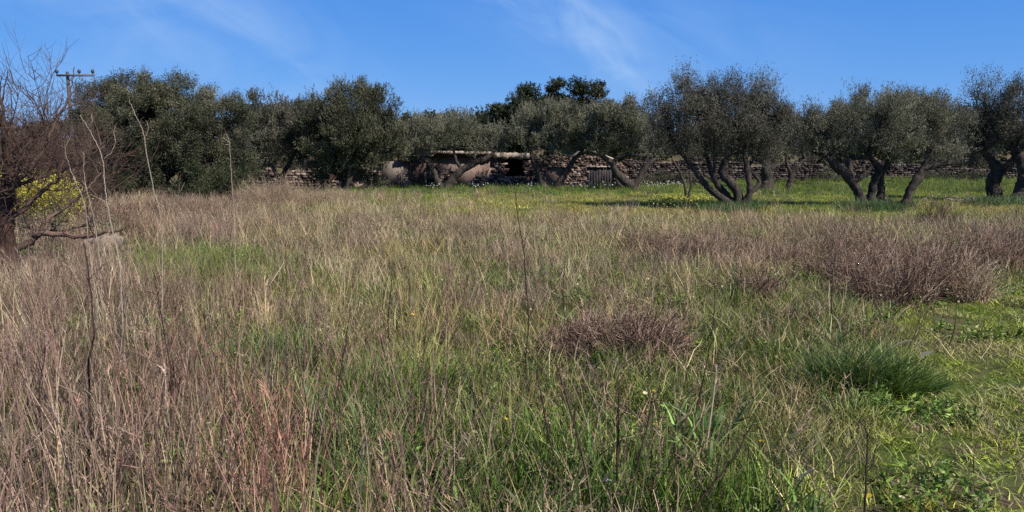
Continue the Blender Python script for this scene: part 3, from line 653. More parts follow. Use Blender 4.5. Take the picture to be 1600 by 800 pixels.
def hut():
    Y = 41.5; rng = np.random.default_rng(77)
    X = lambda u: at(u, 290, Y).x
    Z = lambda v: at(800, v, Y).z
    bz = -.1
    root = empty('ruined_hut', (X(725), Y, 0), 'ruined low stone hut with a pale flat slab roof and black doorway', 'hut')
    org = np.array([X(725), Y, 0.])
    D = 4.0; T = .45
    # --- plastered wall, pieces butt end to end around the openings
    w = Acc(org)
    zt = Z(246)
    w.box((X(641), Y, bz), (X(666), Y + T, zt))
    w.box((X(666), Y, Z(262)), (X(683), Y + T, zt))                     # over small window
    w.box((X(683), Y, bz), (X(779), Y + T, zt))
    w.box((X(641), Y + T, bz), (X(641) + T, Y + D, zt)); w.box((X(779) - T, Y + T, bz), (X(779), Y + D, zt)); w.box((X(641) + T, Y + D - T, bz), (X(779) - T, Y + D, zt))
    w.build('wall', M['plaster_pink'], root)
    st = Acc(org)                                                       # bare stone showing where render has fallen
    stone_face(st, X(684), X(705), Y - .02, 0.0, lambda x: Z(268) + .1 * math.sin(x * 9), rng, (.22, .13), .12)
    stone_face(st, X(735), X(770), Y - .02, 0.0, lambda x: Z(278) + .15 * math.sin(x * 3), rng, (.22, .13), .12)
    st.build('bare_stonework', M['stone'], root)
    st = Acc(org); stone_face(st, X(771), X(781), Y - .02, 0.0, Z(247), rng, (.26, .17), .2); st.build('quoin_stones', M['stone'], root)
    # roof slab
    def slab(acc, xa, xb, yf, yb, zlo, zhi, n, jy=.03, jz=.02):
        """one slab whose front edge is chipped and sags a little"""
        V = []; Fq = []
        for i in range(n + 1):
            x = xa + (xb - xa) * i / n; lo = zlo(i / n) + rng.normal(0, jz); hi = zhi(i / n) + rng.normal(0, jz * .6); f = yf + rng.normal(0, jy)
            V += [(x, f, lo), (x, f + rng.normal(0, .01), hi), (x, yb, hi), (x, yb, lo)]
            if i:
                k = 4 * i
                for a_, b_ in ((0, 1), (1, 2), (2, 3), (3, 0)): Fq.append((k - 4 + a_, k + a_, k + b_, k - 4 + b_))
        Fq += [(0, 1, 2, 3), (4 * n + 3, 4 * n + 2, 4 * n + 1, 4 * n)]; acc.add(V, Fq)
    r = Acc(org); slab(r, X(629), X(773), Y - .34, Y + D + .1, lambda t: Z(240 + 1.6 * t), lambda t: Z(235 + 2 * t), 46)
    r.build('roof_slab', M['concrete'], root)
    b = Acc(org); b.box((X(634), Y - .2, Z(246)), (X(770), Y + D, Z(240.2)))
    b.build('under_slab_strip', M['dark_brown'], root)  # dark brown strip below the slab edge
    # grey render panel + lower left wing
    g = Acc(org)
    g.box((X(596), Y + .12, bz), (X(641) - .004, Y + T + .12, Z(252)))
    g.build('side_wall', M['plaster_grey'], root)
    g = Acc(org)
    for i in range(7): g.box((X(643 + i * 3), Y - .05, 0), (X(646 + i * 3) - .02, Y - .004, Z(248)))
    g.build('door', M['doorwood'], root)
    wd = Acc(org); wd.box((X(666), Y + .1, Z(280)), (X(683), Y + .16, Z(262)))
    wd.build('window_board', M['plaster_grey'], root)
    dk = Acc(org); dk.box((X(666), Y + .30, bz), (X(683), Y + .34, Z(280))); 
    dk.build('opening_shade_sheet', M['dark'], root)  # dark sheet set in the low opening to stand for the shade inside
    # --- doorway bay on the right with heavy lintel and broken stone jambs
    j = Acc(org)
    def ztop2(x): return Z(249)
    stone_face(j, X(781), X(787), Y - .02, 0, ztop2, rng, (.22, .16), .4)
    op = lambda x, z: (X(787) < x < X(816) - .12 * (z - Z(262))) and z > Z(277)
    stone_face(j, X(787), X(845), Y, 0, ztop2, rng, (.18, .10), .36, skip=op)
    j.build('jamb', M['stone'], root)
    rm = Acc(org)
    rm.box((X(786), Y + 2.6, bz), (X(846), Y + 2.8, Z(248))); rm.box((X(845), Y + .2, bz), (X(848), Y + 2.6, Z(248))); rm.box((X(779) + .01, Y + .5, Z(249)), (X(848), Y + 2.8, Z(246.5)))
    rm.build('inner_wall', M['dark'], root)  # bay walls and ceiling coloured near-black, shade painted into them
    l = Acc(org); slab(l, X(773.5), X(831), Y - .3, Y + .5, lambda t: Z(248), lambda t: Z(238.3 + 1.3 * t), 18, .03, .03)
    l.build('lintel', M['concrete'], root)
    p = Acc(org); p.tube([at(793, 279, Y - .3), at(797, 285, Y - .35), at(801, 294, Y - .4)], [.05, .05, .05], 6); p.box((X(777), Y - .25, Z(281.5)), (X(794), Y - .12, Z(279)))
    p.build('prop_post', M['concrete'], root)

    # --- long rubble middle part + gabled shed
    root2 = empty('stone_shed', (X(905), Y, 0), 'low stone shed with pale gable peak and dull grey sheet door', 'shed')
    org = np.array([X(905), Y, 0.]); s = Acc(org)
    def zt3(x):
        u = 800 + (x - 0) / (X(801) - X(800)) 
        if u < 898: return Z(244) + .05 * math.sin(x * 6)
        return Z(233 + abs(u - 918) * .42)
    dsk = lambda x, z: X(918) < x < X(960) and z < Z(262)
    core = Acc(org)
    core.box((X(848), Y + .12, bz), (X(898), Y + .5, Z(247))); core.box((X(898), Y + .12, bz), (X(916), Y + .5, Z(246)))
    core.box((X(916), Y + .12, Z(262)), (X(962), Y + .5, Z(250))); core.box((X(962), Y + .12, bz), (X(975), Y + .5, Z(258)))
    core.box((X(848), Y + .5, bz), (X(848) + .3, Y + 3.6, Z(247))); core.box((X(975) - .3, Y + .5, bz), (X(975), Y + 3.6, Z(258))); core.box((X(848) + .3, Y + 3.3, bz), (X(975) - .3, Y + 3.6, Z(247)))
    core.build('wall', M['plaster_pink'], root2)
    stone_face(s, X(847), X(975), Y + .06, 0, zt3, rng, (.18, .10), .24, skip=lambda x, z: dsk(x, z) or (X(852) < x < X(880) and z < Z(262)))
    s.build('stonework', M['stone'], root2)
    g = Acc(org); zr = Z(250)
    V = [(X(896), Y - .15, Z(243)), (X(918), Y - .15, Z(231.5)), (X(962), Y - .15, Z(249)), (X(962), Y - .15, Z(251.5)), (X(918), Y - .15, Z(235)), (X(896), Y - .15, Z(246))]
    V2 = [(a, Y + 3.7, c) for a, _, c in V]; VV = np.array(V + V2)
    g.add(VV, [(0, 1, 4, 5), (1, 2, 3, 4), (6, 11, 10, 7), (7, 10, 9, 8), (0, 6, 7, 1), (1, 7, 8, 2), (5, 4, 10, 11), (4, 3, 9, 10), (0, 5, 11, 6), (2, 8, 9, 3)])
    g.build('roof', M['concrete'], root2)
    d = Acc(org)
    for i in range(10): d.box((X(918 + i * 4.2), Y + .02 + .02 * (i % 2), 0), (X(922 + i * 4.2) - .01, Y + .10, Z(261.5)))
    d.build('door', M['metal_door'], root2)
    d = Acc(org); d.box((X(916), Y - .06, Z(261.5)), (X(962), Y + .10, Z(259.5))); d.build('door_rail', M['concrete'], root2)
    # cement block by the shed
    c = Acc((X(970), Y - .6, 0)); rock(c, (X(970), Y - .6, .3), (.65, .5, .75), rng, .5, .35)
    tag(c.build('cement_block', M['plaster_grey'], None, (X(970), Y - .6, 0)), 'squat grey cement block standing by the shed corner', 'block')
hut()

def long_wall():
    rng = np.random.default_rng(78); Y = 45.0; X = lambda u: at(u, 285, Y).x; Z = lambda v: at(800, v, Y).z
    x0, x1 = X(974), X(1700); org = ((x0 + x1) / 2, Y, 0)
    root = empty('dry_stone_wall', org, 'long dark dry stone wall behind the olives, right of the shed', 'wall')
    a = Acc(org); c = Acc(org)
    zt = lambda x: Z(254) + .22 * math.sin(x * .9 + 1) * math.sin(x * .37) + .06 * math.sin(x * 1.1) + .06 * math.sin(x * 3.7) - .022 * max(0, x - X(1290)) + .25 * math.exp(-((x - X(1100)) / 2) ** 2)
    stone_face(a, x0, x1, Y, H(x0, Y) - .05, zt, rng, (.21, .115), .30)
    n = 60; xs = np.linspace(x0, x1, n + 1)
    for i in range(n): c.box((xs[i] + .001, Y + .04, -.2), (xs[i + 1] - .001, Y + .40, zt(xs[i] + .1) - .12))
    c.build('wall_core', M['dark_brown'], root); a.build('stonework', M['stone_dark'], root)
long_wall()
for i, (u, w, h, Y_, lab) in enumerate([(1052, 20, 17, 43.8, 'low dark shrub at the foot of the long wall, left of the young olive'), (1100, 16, 13, 43.9, 'small dark shrub at the wall foot behind the largest olive'), (1300, 24, 20, 43.5, 'dark shrub against the long wall, left behind the four stemmed olive'),
                                   (1465, 22, 18, 43.6, 'dark shrub by the wall seen under the long right branch of the four stemmed olive'), (1522, 24, 22, 43.4, 'dark round shrub by the wall left of the heavy upright trunk'), (1022, 18, 12, 43.8, 'small shrub between the two armed olive and the long wall')]):
    vb = 286 - (2 if u > 1290 else 0); tree('wall_shrub', lab, 'shrub', Y_, (u, vb), [[(u, vb, 0, .03), (u, vb - 8, 0, .02)]], [(u, vb - h * .5, w, h * .6), (u + w * .6, vb - h * .35, w * .6, h * .4), (u - w * .6, vb - h * .4, w * .6, h * .45)], dict(OAK, sub=2.5, subr=.3), 'oak', (.07, .035), 60, seed=70 + i, group='shrubs along the long wall')
def rubble():
    rng = np.random.default_rng(79); Y = 41.8; X = lambda u: at(u, 290, Y).x; Z = lambda v: at(800, v, Y).z
    org = (X(520), Y, 0); a = Acc(org)
    zt = lambda x: Z(266) + .12 * math.sin(x * 2.1) + .08 * math.sin(x * 5)
    stone_face(a, X(395), X(596), Y, -.05, zt, rng, (.24, .15), .4, skip=lambda x, z: math.sin(x * 1.7) + math.sin(x * 4.3 + 1) > 1.2 and z > .5)
    a2 = Acc(org)
    a2.box((X(395), Y + .1, -.2), (X(596), Y + .5, Z(272)))
    root = empty('broken_stone_wall', org, 'broken pinkish stone wall left of the hut behind the dense round tree', 'wall')
    a.build('stonework', M['stone'], root); a2.build('wall_core', M['dark_brown'], root)
    pile = Acc((X(560), Y - 1, 0))
    for _ in range(70):
        x = X(rng.uniform(535, 640)); y = Y - rng.uniform(.4, 1.6); s = rng.uniform(.15, .4)
        rock(pile, (x, y, s * .3 + rng.uniform(0, .2) * (Y - y < 1)), (s * 1.3, s, s * .8), rng)
    tag(pile.build('rubble_heap', M['stone'], None, (X(560), Y - 1, 0)), 'heap of fallen wall stones between the dense round tree and the hut', 'rubble', kind='stuff')
rubble()

# boulders
def boulder(u, v, s, lab, m='stone_pale', seed=0):
    rng = np.random.default_rng(seed); g = gpt(u, v); a = Acc(g)
    rock(a, (g.x, g.y, g.z + s[2] * .35), s, rng, None, .8)
    for _ in range(7): rock(a, (g.x + rng.normal(0, s[0] * .3), g.y + rng.normal(0, s[1] * .3), g.z + s[2] * rng.uniform(.2, .7)), tuple(q * rng.uniform(.3, .55) for q in s), rng, None, .7)
    o = a.build('boulder', M[m], None, g, False); tag(o, lab, 'rock', 'pale boulders'); return o
boulder(166, 396, (.40, .35, .34), 'pale jagged boulder at the end of the lowest bare limb', seed=3)
boulder(143, 392, (.26, .25, .22), 'smaller pale boulder just left of the jagged one', seed=4)
def stone_litter():
    rng = np.random.default_rng(80); g0 = gpt(1505, 318); a = Acc(g0)
    for _ in range(70):
        g = gpt(1505 + rng.normal(0, 32), 313 + rng.uniform(-3, 4)); s = rng.uniform(.06, .2)
        rock(a, (g.x, g.y, g.z + s * .3), (s * 1.3, s, s * .7), rng)
    tag(a.build('scattered_stones', M['stone_pale'], None, g0), 'scatter of small pale stones on the lawn left of the right olives', 'stones', kind='stuff')
stone_litter()

def pole():
    Y = 62; b = at(118, 280, Y); bz = H(b.x, Y); k = abs(at(118, 112, Y).x - at(119, 112, Y).x); top = at(118, 112, Y).z; zc = at(118, 118, Y).z
    root = empty('utility_pole', (b.x, Y, bz), 'dark utility pole with crossarm and three insulators rising behind the bare tree', 'pole')
    org = (b.x, Y, bz)
    Acc(org).tube([(b.x, Y, bz - .3), (b.x, Y, top)], [.17, .12], 10).build('shaft', M['poleconcrete'], root)
    Acc(org).box((at(91, 118, Y).x, Y - .28, zc - .09), (at(148, 118, Y).x, Y - .16, zc + .07)).build('crossarm', M['poleconcrete'], root)
    br = Acc(org)
    for s in (-1, 1): br.tube([(b.x + s * .55, Y - .22, zc - .08), (b.x + s * .05, Y - .2, zc - .75)], [.03, .03], 5)
    br.build('brace', M['poleconcrete'], root)
    for u in (91, 126, 147):
        x = at(u, 112, Y).x; z = zc + .07
        Acc(org).tube([(x, Y - .22, z), (x, Y - .22, z + .1), (x, Y - .22, z + .12), (x, Y - .22, z + .2), (x, Y - .22, z + .30), (x, Y - .22, z + .38), (x, Y - .22, z + .40)], [.04, .04, .11, .14, .12, .08, .01], 10).build('insulator', M['insulator'], root, smooth=True)
pole()

# ------------------------------------------------------------------ grass: clump prototypes instanced over the field
def proto_collection(cname, makers):
    col = bpy.data.collections.new(cname)
    for i, mk in enumerate(makers):
        me, mat = mk
        me.materials.append(mat)
        o = bpy.data.objects.new('%s_clump_%02d' % (cname, i), me); col.objects.link(o)
    return col

def blades(rng, n, rad, hgt, width, lean, curve, segs=3, seed_head=0.0, wander=0.0, hvar=(0.45, 1.15), tipdroop=0.0):
    """n ribbon blades rooted in a disc; each tapers and bends"""
    V, F, Rn = [], [], []
    k = 0
    for _ in range(n):
        a = rng.uniform(0, 2 * math.pi); r = rad * math.sqrt(rng.random())
        p = np.array([r * math.cos(a), r * math.sin(a), -.03])
        h = hgt * rng.uniform(*hvar); az = rng.uniform(0, 2 * math.pi); ln = abs(rng.normal(0, lean))
        d = np.array([math.cos(az) * ln, math.sin(az) * ln, 1.0]); d /= np.linalg.norm(d)
        side_a = rng.uniform(0, math.pi); S = np.array([math.cos(side_a), math.sin(side_a), 0])
        w = width * rng.uniform(.6, 1.3); bend = np.array([math.cos(az), math.sin(az), 0]) * curve * rng.uniform(.3, 1.4)
        rr = rng.random(); pts = [p]; st = h / segs
        for s in range(segs):
            d = d + bend * (s + 1) / segs + np.array([0, 0, -tipdroop * (s / segs) ** 2]) + (rng.normal(0, wander, 3) if wander else 0); d = d / np.linalg.norm(d)
            pts.append(pts[-1] + d * st)
        for s, q in enumerate(pts):
            ww = w * (1 - .85 * (s / segs) ** 1.5); V += [q - S * ww / 2, q + S * ww / 2]
        for s in range(segs): F.append((k + 2 * s, k + 2 * s + 1, k + 2 * s + 3, k + 2 * s + 2)); Rn.append(rr)
        k += 2 * (segs + 1)
        if rng.random() < seed_head:                       # wispy seed head: a few short bristles
            tip = pts[-1]
            for _ in range(rng.integers(4, 8)):
                dd = d + rng.normal(0, .35, 3); dd /= np.linalg.norm(dd); q0 = tip - d * rng.uniform(0, .12) * h / .6; q1 = q0 + dd * rng.uniform(.03, .07)
                V += [q0 - S * .0022, q0 + S * .0022, q1 + S * .0008, q1 - S * .0008]; F.append((k, k + 1, k + 2, k + 3)); Rn.append(rr); k += 4
    return mesh_np('clump', np.array(V), np.array(F), False, np.array(Rn))

pr = np.random.default_rng(11)
COL = {}
H0 = {'tall_dry': .80, 'mid_dry': .45, 'tangle': .35, 'green': .32, 'broad': .38, 'short': .13, 'bushy': .5}
COL['tall_dry'] = proto_collection('tall_dry', [(blades(pr, 26, .13, .80, .0062, .17, .05, 6, .30, .045, (.3, 1.12)), M['drygrass']) for _ in range(8)])
COL['mid_dry'] = proto_collection('mid_dry', [(blades(pr, 36, .15, .45, .0062, .26, .08, 5, .12, .06, (.25, 1.2)), M['drygrass']) for _ in range(8)])
COL['tangle'] = proto_collection('tangle', [(blades(pr, 22, .25, .35, .0062, .8, .18, 5, .0, .15, (.4, 1.3), .25), M['drygrass']) for _ in range(6)])
COL['green'] = proto_collection('green', [(blades(pr, 60, .18, .32, .0080, .30, .18, 5, .0, .03, (.35, 1.15), .22), M['grass']) for _ in range(8)])
COL['broad'] = proto_collection('broad', [(blades(pr, 16, .07, .38, .022, .42, .17, 7, .0, .02, (.45, 1.15), .35), M['grass']) for _ in range(6)])
COL['short'] = proto_collection('short', [(blades(pr, 150, .22, .13, .0075, .5, .30, 3, .0, .08, (.3, 1.2), .35), M['grass']) for _ in range(8)])
H0['stems'] = .7
H0['lone'] = 1.0
COL['lone'] = proto_collection('lone', [(blades(pr, 1 + i % 2, .25, 1.0, .0085, .10, .03, 8, .8, .05, (.6, 1.1)), M['drygrass']) for i in range(8)])
COL['stems'] = proto_collection('stems', [(blades(pr, 5, .25, .70, .0085, .22, .03, 6, .5, .05, (.5, 1.1)), M['drygrass']) for _ in range(8)])

def forb(rng, n, rad, hgt, leafy):
    """branched weeds: dry ones carry buds, leafy ones ovate leaves"""
    V, F, Rn = [], [], []
    def quad(a, b, c, d, r): k = len(V); V.extend([a, b, c, d]); F.append((k, k + 1, k + 2, k + 3)); Rn.append(r)
    def stem(p, q, w, r):
        S = unit(np.cross(q - p, rng.normal(0, 1, 3))); quad(p - S * w / 2, p + S * w / 2, q + S * w * .35, q - S * w * .35, r)
    for _ in range(n):
        a = rng.uniform(0, 6.28); r0 = rad * math.sqrt(rng.random()); p = np.array([r0 * math.cos(a), r0 * math.sin(a), -.02]); h = hgt * rng.uniform(.5, 1.15); d = unit(np.array([*rng.normal(0, .16, 2), 1.0])); rr = rng.random()
        for s in range(7):
            q = p + d * h / 7; stem(p, q, .0065 * (1 - s * .09), rr)
            if s > 0:
                for _ in range(2 if leafy else rng.integers(0, 3)):
                    bd = unit(d * (.5 if leafy else 1.0) + rng.normal(0, .6, 3) * np.array([1, 1, .5])); L_ = h * rng.uniform(.07, .22) * (.5 if leafy else 1)
                    e = q + bd * L_; stem(q, e, .0035, rr)
                    if leafy:
                        S = unit(np.cross(bd, rng.normal(0, 1, 3))); l = rng.uniform(.02, .05); w = l * .42; quad(e - bd * l * .3, e + S * w * .5, e + bd * l * .8, e - S * w * .5, rng.random())
                    else:
                        for _ in range(2):
                            dd = unit(bd + rng.normal(0, .6, 3)); g = e + dd * .012; S = unit(rng.normal(0, 1, 3)) * .004; T_ = unit(np.cross(S, dd)) * .004; quad(g - S, g + T_, g + S, g - T_, rr * .6)
            d = unit(d + rng.normal(0, .09, 3)); p = q
    return mesh_np('clump', np.array(V), np.array(F), False, np.array(Rn))
H0['dry_forb'] = .45; H0['leafy_forb'] = .16
COL['dry_forb'] = proto_collection('dry_forb', [(forb(pr, 7, .22, .45, False), M['drygrass']) for _ in range(8)])
COL['leafy_forb'] = proto_collection('leafy_forb', [(forb(pr, 16, .17, .16, True), M['grass']) for _ in range(8)])

def scatter(name, label, cat, colname, pts, rot, scl, idx, tint):
    me = bpy.data.meshes.new(name); n = len(pts)
    me.vertices.add(n); me.vertices.foreach_set('co', np.asarray(pts, np.float32).ravel())
    for an, ty, arr, key in (('rot', 'FLOAT_VECTOR', rot, 'vector'), ('scl', 'FLOAT_VECTOR', scl, 'vector'), ('idx', 'INT', idx, 'value')):
        a = me.attributes.new(an, ty, 'POINT'); a.data.foreach_set(key, np.asarray(arr, np.int32 if ty == 'INT' else np.float32).ravel())
    a = me.attributes.new('tint', 'FLOAT_COLOR', 'POINT'); a.data.foreach_set('color', np.hstack([tint, np.ones((n, 1))]).astype(np.float32).ravel())
    me.update()
    o = bpy.data.objects.new(name, me); sc.collection.objects.link(o); tag(o, label, cat, kind='stuff')
    ng = bpy.data.node_groups.new('scatter_' + name, 'GeometryNodeTree')
    ng.interface.new_socket('Geometry', in_out='INPUT', socket_type='NodeSocketGeometry'); ng.interface.new_socket('Geometry', in_out='OUTPUT', socket_type='NodeSocketGeometry')
    g = ng.nodes; gi = g.new('NodeGroupInput'); go = g.new('NodeGroupOutput'); ip = g.new('GeometryNodeInstanceOnPoints')
    ci = g.new('GeometryNodeCollectionInfo'); ci.inputs['Collection'].default_value = COL[colname]
    ci.inputs['Separate Children'].default_value = True; ci.inputs['Reset Children'].default_value = True
    def na(nm, ty):
        q = g.new('GeometryNodeInputNamedAttribute'); q.data_type = ty; q.inputs['Name'].default_value = nm; return q.outputs['Attribute']
    er = g.new('FunctionNodeEulerToRotation')
    l = ng.links; l.new(gi.outputs[0], ip.inputs['Points']); l.new(ci.outputs[0], ip.inputs['Instance']); ip.inputs['Pick Instance'].default_value = True
    l.new(na('idx', 'INT'), ip.inputs['Instance Index']); l.new(na('rot', 'FLOAT_VECTOR'), er.inputs[0]); l.new(er.outputs[0], ip.inputs['Rotation'])
    l.new(na('scl', 'FLOAT_VECTOR'), ip.inputs['Scale']); l.new(ip.outputs[0], go.inputs[0])
    md = o.modifiers.new('scatter', 'NODES'); md.node_group = ng
    return o

def sig(x): return 1 / (1 + np.exp(-np.clip(x, -30, 30)))
def g2(u, v, cu, cv, su, sv): return np.exp(-((u - cu) / su) ** 2 - ((v - cv) / sv) ** 2)
def vnoise(x, y, s, seed):
    """smooth value noise, numpy"""
    r = np.random.default_rng(seed); T = r.random((64, 64)); X = x / s + 500; Y = y / s + 500
    xi = np.floor(X).astype(int); yi = np.floor(Y).astype(int); fx = X - xi; fy = Y - yi; fx = fx * fx * (3 - 2 * fx); fy = fy * fy * (3 - 2 * fy)
    a = T[xi % 64, yi % 64]; b = T[(xi + 1) % 64, yi % 64]; c = T[xi % 64, (yi + 1) % 64]; d = T[(xi + 1) % 64, (yi + 1) % 64]
    return (a * (1 - fx) + b * fx) * (1 - fy) + (c * (1 - fx) + d * fx) * fy
def fnoise(x, y, s, seed): return (vnoise(x, y, s, seed) + .5 * vnoise(x, y, s / 2, seed + 1) + .25 * vnoise(x, y, s / 4, seed + 2)) / 1.75

def candidates(y0, y1, dens, rng, dens1=None):
    """points over the wedge the camera can see plus a margin, density falling from dens to dens1 with distance"""
    d1 = dens if dens1 is None else dens1
    half = lambda y: 2.2 + y * .80
    area = (half(y0) + half(y1)) * (y1 - y0); n = int(area * max(dens, d1))
    y = rng.uniform(y0, y1, n); x = rng.uniform(-half(y1), half(y1), n)
    dl = np.exp(np.log(dens) + (np.log(d1) - np.log(dens)) * (y - y0) / (y1 - y0))
    # correct the oversampling of the rectangle
    n_full = int(2 * half(y1) * (y1 - y0) * max(dens, d1))
    y = rng.uniform(y0, y1, n_full); x = rng.uniform(-half(y1), half(y1), n_full)
    dl = np.exp(np.log(dens) + (np.log(d1) - np.log(dens)) * (y - y0) / (y1 - y0))
    keep = (np.abs(x) < half(y)) & (rng.random(n_full) < dl / max(dens, d1))
    return x[keep], y[keep]
def uv(x, y):
    u, v = proj(x, y, height(x, y)); return u, v

PLACED = {}
def put(name, label, cat, col, x, y, prob, hh, wscale, tint, rng, tilt=.08, tvar=.16):
    keep = rng.random(len(x)) < prob; x, y, hh, tint = x[keep], y[keep], hh[keep], tint[keep]
    wscale = wscale[keep] if isinstance(wscale, np.ndarray) else wscale
    n = len(x); z = height(x, y)
    rot = np.stack([rng.normal(0, tilt, n), rng.normal(0, tilt, n), rng.uniform(0, 6.28, n)], -1)
    s = rng.uniform(.8, 1.25, n); scl = np.stack([wscale * s, wscale * s, hh / H0[col] * rng.uniform(.75, 1.2, n)], -1)
    tv = tint * (.62 + .76 * fnoise(x, y, .55, 977))[:, None] * (1 + rng.normal(0, tvar, (n, 1))) * (1 + rng.normal(0, .05, (n, 3)))
    scatter(name, label, cat, col, np.stack([x, y, z], -1), rot, scl, rng.integers(0, len(COL[col].objects), n), np.clip(tv, .004, .9))
    print(name, n)
def C(*c): return np.array(c, float)[None]
MAUVE, STRAW, TAN, BROWN = C(.27, .178, .15), C(.50, .41, .26), C(.40, .30, .175), C(.20, .125, .095)
GREEN, DGREEN, LAWN, BLUEG = C(.105, .195, .022), C(.04, .09, .02), C(.27, .33, .045), C(.14, .21, .09)
def mixc_(a, b, f): return a * (1 - f[:, None]) + b * f[:, None]

def grass():
    # masks shared by the layers, written on the field as seen from the gate
    def masks(x, y):
        u, v = uv(x, y); m = {}
        nz = fnoise(x, y, 2.2, 3); nz2 = fnoise(x, y, .9, 9); nz3 = fnoise(x, y, 5.5, 21)
        m['u'], m['v'], m['nz'], m['nz2'], m['nz3'] = u, v, nz, nz2, nz3
        right = sig((u - (1395 + (v - 430) * .10 + 90 * (nz - .5))) / 28) * sig((v - 425) / 14)     # mown right side
        lowright = sig((u - (1190 + (790 - v) * .75)) / 60) * sig((v - 560) / 30)
        m['mown'] = np.clip(right + .9 * lowright, 0, 1)
        m['back'] = sig((349 - v + 16 * (nz - .5)) / 4.5) * sig((u - 600 - 200 * (nz3 - .5)) / 70)      # lawn under the olives
        m['leftfg'] = sig((560 - u + 160 * (nz - .5)) / 60) * sig((v - 545) / 30)
        m['green'] = np.clip(g2(u, v, 440, 585, 85, 45) + .9 * g2(u, v, 640, 640, 120, 45) + .9 * g2(u, v, 330, 425, 110, 22) + .8 * g2(u, v, 540, 690, 70, 60) + g2(u, v, 980, 800, 330, 90)
                             + .8 * g2(u, v, 780, 720, 120, 60) + .5 * g2(u, v, 960, 600, 130, 30) + .5 * g2(u, v, 1180, 480, 140, 36) + .4 * g2(u, v, 1120, 560, 140, 30) + .35 * g2(u, v, 700, 450, 90, 22) + .5 * g2(u, v, 1330, 520, 70, 20) + .8 * g2(u, v, 1360, 618, 90, 26), 0, 1)
        m['gp'] = np.clip(1.6 * g2(u, v, 325, 428, 130, 30) * (.6 + nz2) + 1.4 * g2(u, v, 440, 600, 80, 45) + .8 * g2(u, v, 560, 690, 60, 50) * (.5 + nz2), 0, 1)
        return m
    rng = np.random.default_rng(21)
    # 1 short turf everywhere (understorey and lawns)
    for (y0, y1, d0, d1, ws) in ((1.2, 12, 34, 20, 1.0), (12, 48, 14, 5, 1.45)):
        x, y = candidates(y0, y1, d0, rng, d1); m = masks(x, y)
        lawnish = np.clip(m['mown'] + m['back'], 0, 1)
        hh = .05 + .10 * m['nz2'] + .06 * (1 - lawnish) - .035 * m['mown'] + .03 * m['back']
        t = mixc_(np.repeat(GREEN, len(x), 0), LAWN, np.clip(lawnish * .95 + .3 * m['nz'], 0, 1))
        t = mixc_(t, C(.25, .22, .10), np.clip((m['nz2'] - .48) * 2.2, 0, .85))
        t = mixc_(t, TAN * .85, np.clip(g2(m['u'], m['v'], 1530, 730, 130, 60) * .8 + g2(m['u'], m['v'], 1600, 530, 60, 40) * .7, 0, 1) * np.clip((m['nz2'] - .3) * 2.5, 0, 1))
        ochre = sig((m['v'] - 309) / 2.0) * m['back'] * np.clip((m['nz3'] - .25) * 1.6, 0, .75)
        t = mixc_(t, C(.46, .36, .12), ochre)
        t = mixc_(t, C(.33, .40, .045), m['mown'] * .6); t = mixc_(t, STRAW, m['mown'] * np.clip((fnoise(x, y, .35, 61) - .52) * 4, 0, .5))
        t = mixc_(t, BROWN, (1 - lawnish) * .35)
        put('meadow_turf' if y0 < 5 else 'far_turf', 'short matted green and yellow grass covering the near field' if y0 < 5 else 'short sunlit grass of the far field and under the olives', 'grass', 'short', x, y,
            .35 + .65 * lawnish, hh, ws, t, rng, .1)
    # 2 green blades
    for (y0, y1, d0, d1, ws) in ((1.2, 12, 26, 14, 1.0), (12, 40, 10, 3, 1.5)):
        x, y = candidates(y0, y1, d0, rng, d1); m = masks(x, y)
        p = np.clip(.16 + 1.0 * m['green'] + m['gp'] + .5 * np.clip((m['nz'] - .45) * 4, 0, 1) - .8 * m['mown'] * (1 - m['green']) - .25 * m['leftfg'] * (1 - m['green']), .02, 1) * (1 - .93 * m['back'])
        hh = (.13 + .26 * m['green'] + .12 * m['nz2']) * (1 - .6 * m['mown'] * (1 - m['green']))
        t = mixc_(np.repeat(GREEN, len(x), 0), DGREEN, np.clip(m['green'] * .8 * m['nz2'] * 1.6 + .5 * g2(m['u'], m['v'], 430, 600, 80, 50), 0, 1)); t = mixc_(t, BLUEG, np.clip((m['nz2'] - .45) * 3, 0, .8))
        t = mixc_(t, C(.26, .27, .07), np.clip((m['nz3'] - .42) * 2.5, 0, .6))
        put('green_grass' if y0 < 5 else 'far_green_grass', 'fresh green grass blades growing up through the dry stems, near half' if y0 < 5 else 'green grass blades between the dry stems, far half', 'grass', 'green', x, y, p, hh, ws, t, rng)
    # 3 middle dry grass
    for (y0, y1, d0, d1, ws) in ((1.3, 12, 17, 15, 1.0), (12, 34, 13, 7, 1.35)):
        x, y = candidates(y0, y1, d0, rng, d1); m = masks(x, y); u, v = m['u'], m['v']
        p = np.clip(.60 + 1.5 * (m['nz'] - .42) + .4 * (m['nz3'] - .4), .1, 1) * (1 - .97 * m['mown']) * (1 - .96 * m['back']) * (1 - .85 * m['green']) * (1 - .93 * m['gp'])
        p *= 1 - .25 * sig((u - 880) / 60) * sig((v - 470) / 25)
        hh = (.26 + .22 * m['nz'] + .16 * sig((430 - u) / 80)) * (1 - .15 * m['green'])
        hh *= 1 - .42 * sig((u - 850) / 100) * sig((v - 430) / 25)
        t = mixc_(np.repeat(TAN, len(x), 0), MAUVE, np.clip(.25 + (m['nz3'] - .4) * 2 + .5 * sig((430 - u) / 90), 0, 1)); t = mixc_(t, STRAW, np.clip((m['nz2'] - .45) * 2.5 + .5 * g2(u, v, 1000, 360, 320, 22), 0, 1))
        t = mixc_(t, C(.36, .32, .11), np.clip((fnoise(x, y, 1.6, 44) - .42) * 4, 0, .75) * sig((v - 370) / 20) * sig((u - 380) / 80))
